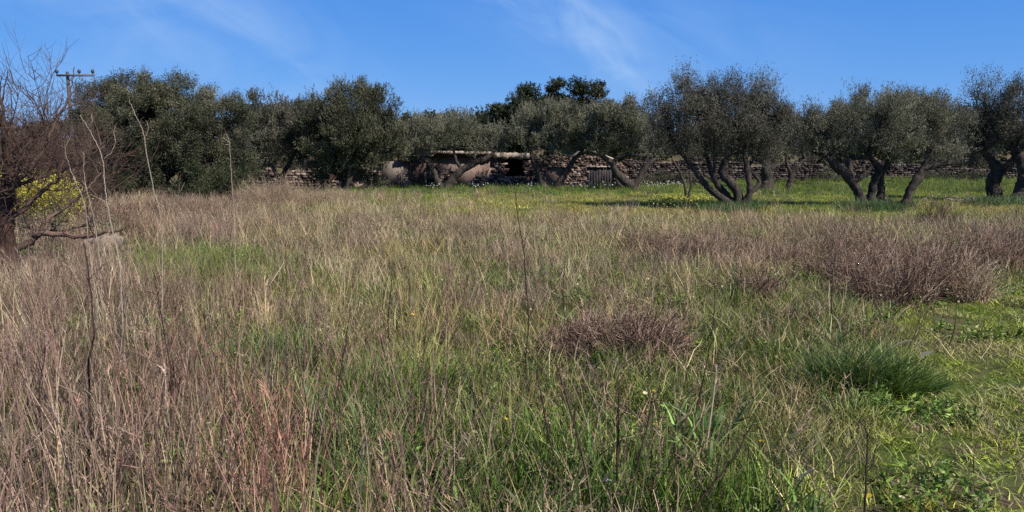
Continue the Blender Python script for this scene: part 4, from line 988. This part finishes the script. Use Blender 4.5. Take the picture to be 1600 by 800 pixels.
        put('dry_grass' if y0 < 5 else 'far_dry_grass', 'knee high tan dry grass, near half of the field' if y0 < 5 else 'pale and mauve dry grass across the far half of the field', 'grass', 'mid_dry', x, y, p, hh, ws, t, rng, .1)
    # 4 tall mauve grass, left foreground and left middle
    x, y = candidates(1.6, 20, 15, rng, 9); m = masks(x, y); u, v = m['u'], m['v']
    p = np.clip(1.0 * m['leftfg'] + .7 * sig((330 - u) / 60) * sig((v - 372) / 10) * (1 - m['green']) * (1 - m['gp']) + .10 * sig((1150 - u) / 80) * sig((v - 560) / 40), 0, 1) * np.clip(.1 + 1.9 * (m['nz'] - .22), .08, 1.2)
    hh = .46 + .30 * m['leftfg'] * m['nz'] * 1.4
    t = mixc_(np.repeat(MAUVE, len(x), 0), BROWN, np.clip((m['nz2'] - .35) * 2, 0, .7)); t = mixc_(t, C(.37, .28, .21), np.clip((m['nz'] - .5) * 3, 0, 1))
    t = mixc_(t, C(.32, .15, .11), np.clip((fnoise(x, y, 1.1, 88) - .5) * 4, 0, .6))
    put('tall_dry_grass', 'tall mauve brown dead grass filling the left foreground', 'grass', 'tall_dry', x, y, p, hh, 1.0, t, rng, .06)
    x, y = candidates(1.6, 20, 7, rng, 4); m = masks(x, y); u, v = m['u'], m['v']
    put('single_stems', 'scattered thicker bleached stems standing above the foreground grass', 'dry grass', 'stems', x, y, (.75 - .6 * sig((u - 1000) / 90)) * (1 - .9 * m['mown']) * (1 - .7 * m['gp']) * (.3 + m['nz']), .45 + .35 * m['leftfg'], 1.0,
        mixc_(np.repeat(C(.50, .38, .30), len(x), 0), C(.15, .085, .065), (fnoise(x, y, .3, 71) > .42) * 1.0), rng, .1)
    x, y = candidates(1.6, 22, 7, rng, 5); m = masks(x, y); u, v = m['u'], m['v']; q = fnoise(x, y, 1.0, 133)
    put('branched_dry_weeds', 'branched brown dead weeds with small buds standing through the dry grass', 'weeds', 'dry_forb', x, y, np.clip((q - .35) * 3.2, 0, 1) * (1 - .95 * m['mown']) * (1 - m['back']) * (1 - .9 * m['gp']), .34 + .2 * m['leftfg'], 1.0,
        mixc_(np.repeat(C(.20, .125, .095), len(x), 0), C(.36, .26, .20), m['nz2']), rng, .1)
    x, y = candidates(1.5, 14, 14, rng, 6); m = masks(x, y); u, v = m['u'], m['v']; q = fnoise(x, y, .8, 233)
    put('leafy_weeds', 'small broad leaved green weeds among the short grass', 'weeds', 'leafy_forb', x, y, np.clip((q - .38) * 3.5, 0, 1) * (.35 + .65 * np.maximum(.4 * m['mown'], m['green'])), .09 + .10 * m['nz2'] * (1 - .4 * m['mown']), 1.0,
        mixc_(np.repeat(C(.09, .17, .035), len(x), 0), C(.22, .30, .05), m['nz']), rng, .12)
    x, y = candidates(2.6, 16, 2.2, rng, 1.3); m = masks(x, y); u, v = m['u'], m['v']
    put('tall_dark_stems', 'many thin dark dead stems standing high above the left and centre grass', 'weeds', 'lone', x, y, sig((1130 - u) / 70) * (.25 + .75 * sig((560 - u) / 90)) * (.3 + m['nz']), .62 + .30 * m['leftfg'], 1.0,
        mixc_(np.repeat(C(.11, .062, .048), len(x), 0), C(.24, .15, .12), (fnoise(x, y, .3, 171) > .55) * 1.0), rng, .05)
    # 5 tangled straw lying in the sward
    x, y = candidates(1.3, 14, 9, rng, 5); m = masks(x, y)
    put('straw_litter', 'bent and fallen straw tangled through the foreground grass', 'dry grass', 'tangle', x, y, (.75 - .68 * m['mown']) * (.4 + m['nz']), .22 + .2 * m['nz2'] * (1 - .7 * m['mown']), 1.0,
        mixc_(np.repeat(STRAW, len(x), 0), MAUVE, np.clip(m['nz2'] * 1.3 * sig((700 - m['u']) / 120), 0, 1)), rng, .2)
    # 6 strap-leaved plants, bottom middle
    x, y = candidates(1.6, 10, 12, rng, 4); m = masks(x, y); u, v = m['u'], m['v']
    p = np.clip(1.1 * g2(u, v, 960, 800, 260, 110) + .4 * m['green'] + .5 * g2(u, v, 1300, 770, 120, 60) + .4 * g2(u, v, 720, 740, 110, 60) + .04, 0, 1) * (1 - .85 * m['mown'])
    put('strap_leaves', 'broad bluish green strap leaves in the bottom middle of the field', 'plants', 'broad', x, y, p, .26 + .22 * m['nz2'], 1.0, mixc_(np.repeat(BLUEG, len(x), 0), GREEN, m['nz']), rng, .1)
    x, y = candidates(21, 32, 40, rng, 40); m = masks(x, y); u, v = m['u'], m['v']
    p = np.clip(1.3 * g2(u, v, 1140, 328, 40, 4.5) + 1.2 * g2(u, v, 1370, 327, 42, 4) + 1.2 * g2(u, v, 1580, 318, 40, 3.5), 0, 1)
    put('trunk_foot_weeds', 'dark green weedy mounds hiding the feet of the three nearest olive trunk groups', 'weeds', 'green', x, y, p, .24 + .2 * m['nz2'], 1.3, np.repeat(C(.055, .12, .03), len(x), 0), rng, .15)
    # 7 dark weeds under the two nearest olives, lush fringe along the wall foot
    x, y = candidates(22, 45, 9, rng, 7); m = masks(x, y); u, v = m['u'], m['v']
    p = np.clip(.7 * g2(u, v, 1140, 328, 48, 5) + .7 * g2(u, v, 1372, 327, 50, 5) + .7 * g2(u, v, 1575, 318, 44, 4) + .9 * sig((303 - v) / 1.2) * sig((u - 560) / 20) * np.clip(m['nz'] * 1.7 - .2, 0, 1) + .5 * g2(u, v, 1210, 303, 40, 4), 0, 1)  # last patch: dark blades painting the shadow of the stout trunked olive
    t = mixc_(np.repeat(C(.05, .115, .03), len(x), 0), LAWN, sig((303 - v) / 1.5) * .85 * (m['nz2']))
    put('lush_weeds', 'lush dark weeds around the olive trunks and the foot of the walls', 'weeds', 'green', x, y, p, .30 + .15 * m['nz2'], 1.3, t, rng, .1)
grass()

# ------------------------------------------------------------------ shrubs of dead stems, grass tussocks
def dead_shrub(name, u, v, w, h, lab, mat='twig', n=150, seed=0, group=None, depth=.7, lean=.5):
    rng = np.random.default_rng(200 + seed); g = gpt(u, v); a = Acc(g)
    for _ in range(n):
        ang = rng.uniform(0, 6.28); r = math.sqrt(rng.random()); ox, oy = math.cos(ang) * r * w / 2 * .8, math.sin(ang) * r * w / 2 * depth * .8
        p = np.array([g.x + ox, g.y + oy, H(g.x + ox, g.y + oy) - .02]); L_ = h * rng.uniform(.4, 1.25) * math.sqrt(max(.15, 1 - .75 * r * r))
        d = unit(np.array([ox / w * 2 * lean, oy / w * 2 * lean, 1.0]) + rng.normal(0, .18, 3)); k = 5; pts = [p]
        for i in range(k): d = unit(d + rng.normal(0, .17, 3)); pts.append(pts[-1] + d * L_ / k)
        a.tube(pts, np.linspace(.0052, .0020, k + 1), 3)
        for _ in range(5):
            i = rng.integers(1, k + 1); dd = unit(d * .9 + rng.normal(0, .42, 3)); q = [pts[i]]
            for _ in range(2): dd = unit(dd + rng.normal(0, .2, 3)); q.append(q[-1] + dd * h * rng.uniform(.07, .16))
            a.tube(q, [.0028, .0022, .0012], 3)
    o = a.build(name, M[mat], None, g, True); tag(o, lab, 'shrub', group); return o
def shrub_mat(name, cols):
    m, t = newmat(name); r = attr(t, 'rnd').outputs['Fac']
    finish(t, ramp(t, r, [(0.1, cols[0]), (.5, cols[1]), (.95, cols[2])]), .85, spec=.2); return m
M['heath'] = shrub_mat('dead_heath_stems', [(.075, .042, .033), (.26, .165, .125), (.54, .41, .31)])
M['heath_pale'] = shrub_mat('pale_dead_stems', [(.24, .16, .11), (.42, .31, .22), (.60, .48, .36)])
dead_shrub('dead_shrub', 980, 558, .92, .46, 'low rounded purple brown dead shrub in the middle of the near field', 'heath', 950, 1, lean=1.0)
dead_shrub('dead_shrub', 900, 562, .66, .32, 'lower lobe of purplish dead stems touching the left side of the rounded middle shrub', 'heath', 480, 2, lean=1.0)
G_ = 'dead purplish shrubs across the right middle of the field'
SH = [(1395, 478, .95, .62, 'tallest purplish dead shrub, at the front of the right hand band'), (1455, 470, .85, .55, 'purplish dead shrub right of the tallest one, behind the pale grass tuft'),
      (1350, 455, .85, .50, 'purplish dead shrub just left of the tallest one'), (1305, 440, .8, .42, 'mid purplish dead shrub behind the small green patch'),
      (1420, 430, 1.1, .60, 'dark dead shrub behind the tallest one, below the mulch pile'), (1490, 425, 1.1, .55, 'dead shrub behind the pale grass tuft, right part of the band'),
      (1560, 425, 1.2, .6, 'wide dead shrub by the right edge of the field'), (1600, 412, 1.3, .6, 'dead shrub cut off by the right edge'),
      (1235, 420, 1.0, .42, 'low brown dead shrub in the middle of the band, under the stout trunk olive'), (1180, 412, 1.0, .42, 'low dead shrub below the largest olive, right one'),
      (1115, 408, 1.1, .48, 'dark dead shrub below the largest olive, middle one'), (1055, 404, 1.0, .42, 'dark dead shrub below the largest olive, left one'),
      (1185, 470, .55, .40, 'small isolated dead shrub standing in green grass below the band'), (1330, 405, 1.2, .55, 'rear dead shrub left of the mulch pile'), (1010, 398, .8, .38, 'small dead shrub at the left end of the band')]
for i, (u, v, w, h, lab) in enumerate(SH): dead_shrub('dead_shrub', u, v, w * 1.1, h * 1.05, lab, 'heath', 300, 10 + i, G_)
dead_shrub('pale_grass_tuft', 1512, 478, .55, .52, 'pale pinkish upright dry grass tuft at the right end of the shrub band', 'heath_pale', 230, 40, lean=.2)
dead_shrub('red_sapling_clump', 1462, 352, .85, .75, 'reddish twiggy clump on the lawn right of the four stemmed olive', 'twig', 110, 41, lean=.7)
dead_shrub('grass_tussock', 425, 322, 3.1, .95, 'broad straw coloured grass tussock right of the tall left evergreen', 'heath_pale', 620, 42, depth=.3, lean=.25)
dead_shrub('grass_tussock', 510, 318, 2.6, .70, 'second straw coloured tussock below the dense round tree', 'heath_pale', 300, 43, depth=.3, lean=.25)
for i, (u, v, w, h, lab) in enumerate([(245, 345, 3.0, .75, 'mauve thicket of dry stems below the tall left evergreen, left half'), (330, 342, 3.0, .70, 'mauve thicket of dry stems below the tall left evergreen, right half'), (180, 372, 1.6, .8, 'mauve dry stems beside the pale boulders')]):
    dead_shrub('dry_stem_thicket', u, v, w, h, lab, 'heath', 420, 50 + i, 'thickets of dry stems below the left evergreen', depth=.4, lean=.2)
dead_shrub('mulch_pile', 1385, 372, 1.5, .16, 'flat dark pile of cut branches before the four stemmed olive', 'heath', 420, 60, lean=3.0)

def green_tussock(name, u, v, w, h, lab, seed, n=900, mat='tuss'):
    rng = np.random.default_rng(seed); g = gpt(u, v); V, F, Rn = [], [], []; k = 0
    for _ in range(n):
        ang = rng.uniform(0, 6.28); r = math.sqrt(rng.random()) * w / 2; x, y = math.cos(ang) * r, math.sin(ang) * r * .75
        L_ = h * rng.uniform(.35, 1.35) * (1 - .45 * (2 * r / w) ** 2); d = unit(np.array([x, y, 0]) / w * .8 + np.array([0, 0, 1.]) + rng.normal(0, .30, 3)); hd = unit(np.array([d[0], d[1], 0]))
        S = unit(np.cross(d, rng.normal(0, 1, 3))); p = np.array([x, y, H(g.x + x, g.y + y) - g.z - .02]); rr = rng.random(); wd = rng.uniform(.004, .011); segs = 5
        for s in range(segs + 1):
            ww = wd * (1 - .85 * (s / segs) ** 1.6); V += [p - S * ww / 2, p + S * ww / 2]
            d = unit(d + hd * .13 + np.array([0, 0, -.10 * s / segs])); p = p + d * L_ / segs
        for s in range(segs): F.append((k + 2 * s, k + 2 * s + 1, k + 2 * s + 3, k + 2 * s + 2)); Rn.append(rr)
        k += 2 * (segs + 1)
    o = link(name, mesh_np(name, np.array(V), np.array(F), False, np.array(Rn)), M[mat], None, g); tag(o, lab, 'grass tuft', 'big green grass tufts'); return o
def tuss_mat(nm, a, b, c):
    m, t = newmat(nm); r = attr(t, 'rnd').outputs['Fac']
    finish(t, ramp(t, r, [(0.1, a), (.6, b), (.97, c)]), .45, spec=.4, transl=.25); return m
M['tuss'] = tuss_mat('deep_and_shaded_green', (.03, .075, .018), (.055, .125, .025), (.27, .29, .12)); M['tuss2'] = tuss_mat('fresh_and_sunlit_green', (.07, .13, .02), (.12, .20, .035), (.28, .31, .10))  # on the paired tufts these greens also paint the shaded and sunlit sides
green_tussock('green_grass_tuft', 1322, 608, .40, .46, 'domed grass tuft in the right foreground, left half of the pair, shade put into its dark green', 301, 1100)  # shaded left side of the tuft, painted as darker blades
green_tussock('green_grass_tuft', 1386, 610, .42, .40, 'domed grass tuft with white leaf tips, right half of the pair, sunlight put into its brighter green', 302, 1200, 'tuss2')  # sunlit right side of the tuft, painted as brighter blades
green_tussock('green_grass_tuft', 1440, 606, .26, .20, 'low green grass tuft spilling right from the paired tufts', 303, 420)
green_tussock('green_grass_tuft', 1340, 655, .5, .16, 'low ragged grass tuft below the paired tufts', 304, 500, 'tuss2')
green_tussock('green_grass_tuft', 440, 560, .7, .34, 'dark green tuft left of centre behind the tall mauve grass', 305, 700)
green_tussock('green_grass_tuft', 650, 615, .8, .30, 'wide fresh green tuft left of the picture centre', 306, 800, 'tuss2')

# ------------------------------------------------------------------ individual tall dry stalks
def stalk(Y, paths, r0, mat, lab, knobs=False, seed=0):
    """paths: lists of (u,v[,dy]); the first starts in the grass and is carried on down to the soil"""
    rng = np.random.default_rng(400 + seed); u0, v0 = paths[0][0][:2]; u1, v1 = paths[0][1][:2]
    vg = 400 - F_PX * ((Y * sp + (0 - CAM_H) * cp) / (Y * cp + CAM_H * sp))
    ub = u0 + (u0 - u1) / (v0 - v1 + 1e-6) * (vg - v0) * .5 if vg > v0 else u0
    b = at(ub, vg, Y); bz = H(b.x, Y); org = np.array([b.x, Y, bz]); a = Acc(org)
    main = [(b.x, Y, bz - .03, r0 * 1.25)] + [(*at(p[0], p[1], Y + (p[2] if len(p) > 2 else 0)), r0 * (1 - .65 * (i + 1) / len(paths[0]))) for i, p in enumerate(paths[0])]
    s = spline(main, 6, .002); a.tube(s[:, :3], s[:, 3], 5)
    if knobs:
        for q in s[::4]: a.tube([q[:3] - [0, 0, .006], q[:3], q[:3] + [0, 0, .006]], [q[3], q[3] * 1.5, q[3]], 5)
    for pth in paths[1:]:
        rr = [r0 * .55 * (1 - .6 * i / len(pth)) for i in range(len(pth))]
        s2 = spline([(*at(p[0], p[1], Y + (p[2] if len(p) > 2 else 0)), q) for p, q in zip(pth, rr)], 5, .0015); a.tube(s2[:, :3], s2[:, 3], 4)
    for _ in range(7):                                   # short broken side twigs near the top
        i = rng.integers(len(s) // 2, len(s)); d = unit(rng.normal(0, .5, 3) + np.array([0, 0, .8])); q = s[i, :3]
        a.tube([q, q + d * .03, q + d * .03 + unit(d + rng.normal(0, .4, 3)) * .03], [r0 * .3, r0 * .25, r0 * .12], 3)
    o = a.build('dried_stalk', M[mat], None, org, True); tag(o, lab, 'stalk', 'tall dried flower stalks'); return o
ST = [
 (5.2, [[(190, 460), (185, 400), (170, 335), (164, 290), (160, 248), (150, 222), (138, 200), (126, 181)], [(163, 248), (174, 238), (180, 222), (178, 207), (180, 196)], [(172, 320), (155, 310), (141, 304)], [(138, 200), (144, 190), (143, 178)]], .0068, 'palestalk', 'pale forked stalk rising highest beside the bare tree', True),
 (5.6, [[(158, 440), (150, 362), (141, 318), (134, 290), (131, 262), (131, 240)], [(134, 290), (128, 282)]], .0050, 'palestalk', 'short pale stalk just left of the highest forked stalk', True),
 (5.4, [[(150, 470), (140, 390), (132, 318), (118, 285), (107, 255), (102, 232), (110, 214)], [(118, 285), (114, 262)]], .0048, 'palestalk', 'pale curved stalk before the bare tree twigs, leftmost of the pale ones', True),
 (5.5, [[(258, 560), (254, 480), (254, 400), (250, 335), (240, 295), (230, 245), (224, 208), (212, 180), (202, 158)], [(250, 332), (262, 320), (272, 312), (282, 298), (288, 285)], [(228, 212), (232, 200), (229, 190)], [(262, 320), (276, 318)]], .0062, 'palestalk', 'pale tapering stalk in front of the tall left evergreen', True),
 (8.5, [[(368, 420), (366, 340), (362, 280), (358, 222), (354, 212)], [(358, 222), (350, 216), (351, 210)], [(358, 226), (352, 226)]], .0080, 'palestalk', 'straight pale stalk with curled tip before the right side of the tall evergreen', True),
 (5.0, [[(824, 620), (822, 560), (826, 500), (822, 440), (818, 390), (810, 345), (806, 308)], [(826, 500), (836, 470)], [(818, 390), (822, 370)]], .0048, 'darkstalk', 'tall thin dark stalk standing alone at the picture centre', False),
 (4.6, [[(838, 700), (832, 640), (840, 580), (838, 530)], [(832, 640), (824, 600)]], .0040, 'darkstalk', 'short dark stalk at the foot of the lone centre stalk', False),
 (7.0, [[(468, 500), (470, 460), (478, 400), (480, 350), (482, 308)]], .0052, 'brownstalk', 'thin brown stalk left of centre reaching the dense round tree', False),
 (7.4, [[(447, 500), (448, 440), (446, 375)]], .0045, 'darkstalk', 'short dark stalk left of the thin brown one', False),
 (3.4, [[(127, 800), (140, 690), (138, 575), (146, 515), (136, 410), (130, 380)]], .0052, 'darkstalk', 'long dark curved stalk in the left foreground', False),
 (3.2, [[(180, 800), (186, 700), (180, 590), (176, 500), (160, 430), (148, 395)], [(180, 590), (192, 540), (196, 500)]], .0056, 'brownstalk', 'thick brown stalk right of the long dark curved one', False),
 (3.0, [[(50, 800), (38, 690), (20, 600), (0, 540)], [(20, 600), (32, 560)]], .0060, 'brownstalk', 'leaning brown stalk in the bottom left corner', False),
 (3.6, [[(262, 700), (268, 600), (256, 520), (240, 430)]], .0040, 'darkstalk', 'slim dark stalk left of the slanting straw, left foreground', False),
 (3.5, [[(330, 800), (350, 700), (362, 640)], [(350, 700), (344, 660)]], .0050, 'darkstalk', 'dark slanting stalk low in the left foreground', False),
 (3.9, [[(1072, 700), (1088, 640), (1104, 570), (1114, 505), (1117, 440)]], .0040, 'darkstalk', 'thin dark stalk leaning right, right of the rounded middle shrub', False),
 (3.0, [[(1084, 795), (1120, 750), (1146, 715), (1180, 655)], [(1120, 750), (1122, 722)]], .0046, 'darkstalk', 'dark stalk slanting strongly right at the bottom, right of the fan', False),
 (3.0, [[(926, 800), (912, 720), (896, 660), (868, 565)], [(896, 660), (900, 628)]], .0050, 'darkstalk', 'dark stalk leaning left in the bottom centre fan', False),
 (3.1, [[(966, 800), (964, 720), (968, 630), (966, 610)], [(964, 720), (972, 680)]], .0052, 'darkstalk', 'upright dark stalk in the middle of the bottom centre fan', False),
 (3.0, [[(980, 800), (998, 720), (1010, 670), (1022, 612)], [(998, 720), (990, 690)]], .0046, 'darkstalk', 'dark stalk leaning right in the bottom centre fan', False),
 (3.2, [[(894, 790), (862, 700), (846, 620), (838, 580)]], .0042, 'darkstalk', 'leftmost dark stalk of the bottom centre fan', False),
 (2.9, [[(1352, 800), (1354, 740), (1356, 690), (1350, 655)], [(1354, 740), (1366, 720)]], .0042, 'darkstalk', 'short dark stalk at the bottom below the paired green tufts', False),
 (5.6, [[(1352, 600), (1351, 560), (1350, 520), (1356, 506), (1372, 502), (1392, 512), (1404, 530), (1430, 565)]], .0040, 'brownstalk', 'arching brown stem over the paired green tufts', False),
 (5.0, [[(1284, 620), (1270, 560), (1254, 505)]], .0038, 'darkstalk', 'thin dark stalk leaning left beside the paired green tufts', False),
 (3.6, [[(508, 760), (520, 660), (536, 560), (548, 480)]], .0040, 'darkstalk', 'thin dark stalk leaning right above the reddish grass at lower left centre', False),
 (3.3, [[(598, 800), (596, 700), (588, 600), (580, 520)]], .0040, 'brownstalk', 'thin brown stalk between the reddish grass and the centre green', False),
 (4.2, [[(690, 700), (696, 610), (700, 520), (694, 455)], [(700, 520), (708, 490)]], .0038, 'brownstalk', 'thin brown stalk left of the lone centre stalk', False),
 (4.2, [[(745, 720), (756, 640), (770, 570)], [(756, 640), (752, 600)]], .0042, 'darkstalk', 'dark bent stalk just left of the lone centre stalk, low', False),
 (3.8, [[(276, 800), (272, 700), (275, 620), (268, 556)], [(275, 620), (282, 590)]], .0042, 'darkstalk', 'straight dark stalk in the left foreground, below the pale tapering stalk', False),
 (4.0, [[(322, 760), (318, 660), (322, 580), (318, 515)]], .0036, 'brownstalk', 'thin straight brown stalk right of the pale tapering stalk, low', False),
 (3.3, [[(60, 800), (66, 700), (62, 620), (70, 540)], [(62, 620), (54, 590)]], .0042, 'darkstalk', 'dark stalk near the left edge, right of the leaning brown one', False),
 (3.5, [[(432, 800), (428, 720), (436, 640), (430, 575)]], .0038, 'darkstalk', 'dark stalk in front of the dark green tuft left of centre', False),
 (4.6, [[(216, 700), (220, 600), (214, 500), (208, 420)], [(214, 500), (222, 470)]], .0040, 'brownstalk', 'tall brown stalk rising behind the thick brown one, left foreground', False),
 (6.0, [[(882, 500), (880, 450), (884, 400)]], .0042, 'darkstalk', 'short dark stalk in tan grass above the left lobe of the rounded dead shrub', False),
 (6.4, [[(700, 460), (702, 420), (698, 372)]], .0042, 'brownstalk', 'brown stalk in the far tan grass below the roof slab', False),
 (5.2, [[(612, 560), (606, 500), (612, 440), (608, 405)]], .0040, 'darkstalk', 'dark stalk in mid field below the grey side wall', False),
 (6.5, [[(1300, 450), (1302, 420), (1306, 396)]], .0045, 'darkstalk', 'short dark stem poking from the shrub band above the paired green tufts', False)]
for i, (Y, paths, r0, mat, lab, kn) in enumerate(ST): stalk(Y, paths, r0 * (0.82 if mat == 'palestalk' else 1.45), mat, lab, kn, i)

# ------------------------------------------------------------------ flowers and loose leaves
def yellow_flower(u, v, Y, col, size, seed, lab):
    rng = np.random.default_rng(500 + seed); h = at(u, v, Y); bz = H(h.x, Y); top = h.z - bz
    root = empty('wild_flower', (h.x, Y, bz), lab, 'flower', 'small flowers in the foreground grass')
    s = Acc(); s.tube([(0, 0, -.02), (.01, 0, top * .5), (0, 0, top)], [.0022, .002, .0016], 4); s.build('stem', M['stem_green'], root)
    V, F = [], []; k = 0; n = 11; tl = rng.normal(0, .25, 2)
    for i in range(n):
        a = i * 6.283 / n; c_, s_ = math.cos(a), math.sin(a); w = size * .24
        for (r, t_) in ((.1, 0), (.6, 1), (1.0, 0), (.6, -1)):
            x = (c_ * r * size - s_ * t_ * w); y = (s_ * r * size + c_ * t_ * w); V.append((x, y, top + .15 * size * (1 - r) + x * tl[0] + y * tl[1] + size * .35 * r))
        F.append((k, k + 1, k + 2, k + 3)); k += 4
    link('bloom', mesh_np('bloom', np.array(V), np.array(F)), M[col], root)
FL = [(686, 714, 3.6, 'petal_cream'), (742, 676, 3.8, 'petal_cream'), (722, 718, 3.4, 'petal_cream'), (668, 742, 3.2, 'petal_yellow'), (950, 752, 3.1, 'petal_white'), (992, 652, 4.0, 'petal_yellow'), (1024, 664, 3.9, 'petal_yellow'), (1008, 615, 4.4, 'petal_cream'),
      (962, 556, 5.2, 'petal_cream'), (862, 662, 4.0, 'petal_cream'), (906, 601, 4.6, 'petal_yellow'), (1314, 571, 5.2, 'petal_cream'), (1368, 581, 5.1, 'petal_cream'), (1376, 605, 4.9, 'petal_cream'), (1431, 616, 4.8, 'petal_yellow'), (1369, 596, 5.0, 'petal_white'),
      (1357, 776, 3.1, 'petal_yellow'), (1409, 778, 3.2, 'petal_cream'), (645, 492, 6.5, 'petal_yellow'), (326, 662, 3.9, 'petal_cream'), (118, 768, 3.0, 'petal_cream'), (326, 770, 3.0, 'petal_cream'), (1112, 742, 3.2, 'petal_cream'), (1472, 449, 9.0, 'petal_yellow'), (1022, 612, 4.6, 'petal_yellow'),
      (790, 655, 4.2, 'petal_yellow'), (1255, 585, 5.0, 'petal_yellow'), (1540, 560, 6.0, 'petal_yellow'), (1190, 690, 3.7, 'petal_yellow')]
cn = {'petal_cream': 'cream', 'petal_yellow': 'yellow', 'petal_white': 'white'}
FLAB = ['cream flower low left of centre, upper left of a close pair', 'cream flower low left of centre, highest of its cluster', 'cream flower low left of centre, right of the close pair', 'yellow flower low left of centre, lowest of its cluster', 'white flower beside the bottom centre fan of dark stalks', 'yellow flower above the bottom fan of stalks, left one', 'yellow flower above the bottom fan of stalks, lower right one', 'cream flower below the rounded dead shrub, right side', 'cream flower at the front edge of the rounded dead shrub', 'cream flower left of the bottom fan of dark stalks', 'yellow flower just under the left end of the rounded dead shrub', 'cream flower in the dark left green tuft', 'cream flower between the paired green tufts, highest', 'cream flower between the paired green tufts, lowest', 'yellow flower at the right foot of the paired green tufts', 'white flower between the paired green tufts', 'yellow flower at the bottom right beside the short dark stalk', 'cream flower at the bottom right, right of the yellow one', 'yellow flower alone in the tan grass left of centre, far', 'cream flower in the left foreground mauve grass, highest', 'cream flower at the bottom left corner', 'cream flower at the bottom edge of the left foreground, below the other cream one', 'cream flower low beside the strongly slanting dark stalk', 'yellow flower before the tallest purplish dead shrub', 'yellow flower straight below the rounded dead shrub', 'yellow flower low left of the lone centre stalk', 'yellow flower in tan grass left of the paired green tufts', 'yellow flower in the short grass at the right edge', 'yellow flower alone in grass right of the bottom fan']
for i, (u, v, Y, c) in enumerate(FL):
    yellow_flower(u, v, Y, c, .017 if Y < 6 else .022, i, FLAB[i])

def strap_leaf(u, v, Y, du, dv, w, mat, lab, seed=0):
    """one conspicuous broad curved leaf from (u,v) to (u+du,v+dv)"""
    p0 = np.array(at(u, v, Y)); p2 = np.array(at(u + du, v + dv, Y - .20)); p1 = (p0 + p2) / 2 + np.array([0, 0, abs(p2[0] - p0[0]) * .35 + .02])
    V, F = [], []; n = 9
    for i in range(n):
        t = i / (n - 1); q = p0 * (1 - t) ** 2 + 2 * p1 * t * (1 - t) + p2 * t * t; ww = w * math.sin(math.pi * min(1, .18 + .82 * t)) + .001; tv = unit(p2 - p0); S = unit(np.cross(tv, np.array([.2, -1, .5])))
        V += [q - S * ww / 2, q + np.array([0, .004, -.004]), q + S * ww / 2]
        if i: k = 3 * i; F += [(k - 3, k - 2, k + 1, k), (k - 2, k - 1, k + 2, k + 1)]
    g = np.array([p0[0], p0[1], H(p0[0], p0[1])]); o = link('bleached_leaf', mesh_np('bleached_leaf', np.array(V) - g, np.array(F), False), M[mat], None, g)
    tag(o, lab, 'leaf'); return o
strap_leaf(1428, 556, 4.9, 18, -26, .028, 'straw', 'bleached upright leaf on the right green tuft, taller of two')
strap_leaf(1434, 558, 4.9, 27, -8, .024, 'straw', 'bleached leaf on the right green tuft, lower of two')
strap_leaf(1398, 540, 4.9, 30, -8, .010, 'straw', 'thin bleached leaf above the right green tuft')
strap_leaf(940, 755, 2.7, 22, -20, .020, 'straw', 'short bleached leaf at the bottom centre beside the dark fan of stalks')
strap_leaf(1240, 755, 2.8, 36, -22, .022, 'straw', 'bleached leaf blade at the bottom, right of centre')

def flowers_stuff(name, lab, regions, col_head, hgt, n_tot, size, Yr=None, seed=0):
    rng = np.random.default_rng(600 + seed); V, F = [], []; k = 0; sv = []; org = gpt(*regions[0][:2])
    st = Acc(org)
    for _ in range(n_tot):
        u0, v0, su, sv_ = regions[rng.integers(len(regions))]; g = gpt(u0 + rng.normal(0, su), min(max(v0 + rng.normal(0, sv_), 294.5), 700)); h = hgt * rng.uniform(.5, 1.15); t = np.array([g.x + rng.normal(0, .03), g.y, g.z + h])
        st.tube([(g.x, g.y, g.z), t], [.003, .002], 3)
        for a in range(3):
            d1 = unit(rng.normal(0, 1, 3)); d2 = unit(np.cross(d1, rng.normal(0, 1, 3))); s = size * rng.uniform(.6, 1.2)
            V += [t - d1 * s, t - d2 * s, t + d1 * s, t + d2 * s]; F.append((k, k + 1, k + 2, k + 3)); k += 4
    root = bpy.data.objects.new(name, None)
    sc.collection.objects.link(root); root.location = org; tag(root, lab, 'flowers', kind='stuff')
    st.build('stems', M['stem_green'], root); link('blooms', mesh_np('blooms', np.array(V) - np.array(org), np.array(F)), M[col_head], root)
flowers_stuff('white_flowers', 'white wild flowers scattered along the foot of the ruined walls', [(680, 297, 6, 1), (830, 297, 18, 1), (905, 297, 14, 1), (940, 297, 14, 1), (1020, 296, 16, 1), (1060, 295, 20, 1), (735, 297, 12, 1)], 'petal_white', .38, 260, .035, seed=1)
flowers_stuff('yellow_flowers', 'patch of yellow wild flowers left of the largest olive base', [(1065, 322, 22, 4), (1090, 318, 18, 3), (1040, 318, 14, 3)], 'petal_lemon', .22, 420, .03, seed=2)
flowers_stuff('pale_flowers', 'pale blossom specks across the dry grass of the far field', [(640, 372, 60, 6), (760, 366, 60, 6), (560, 366, 60, 8), (950, 370, 60, 5), (1150, 370, 70, 5), (1330, 392, 60, 5), (850, 480, 120, 30), (1250, 460, 120, 20), (1480, 520, 60, 40)], 'petal_cream', .34, 240, .011, seed=3)
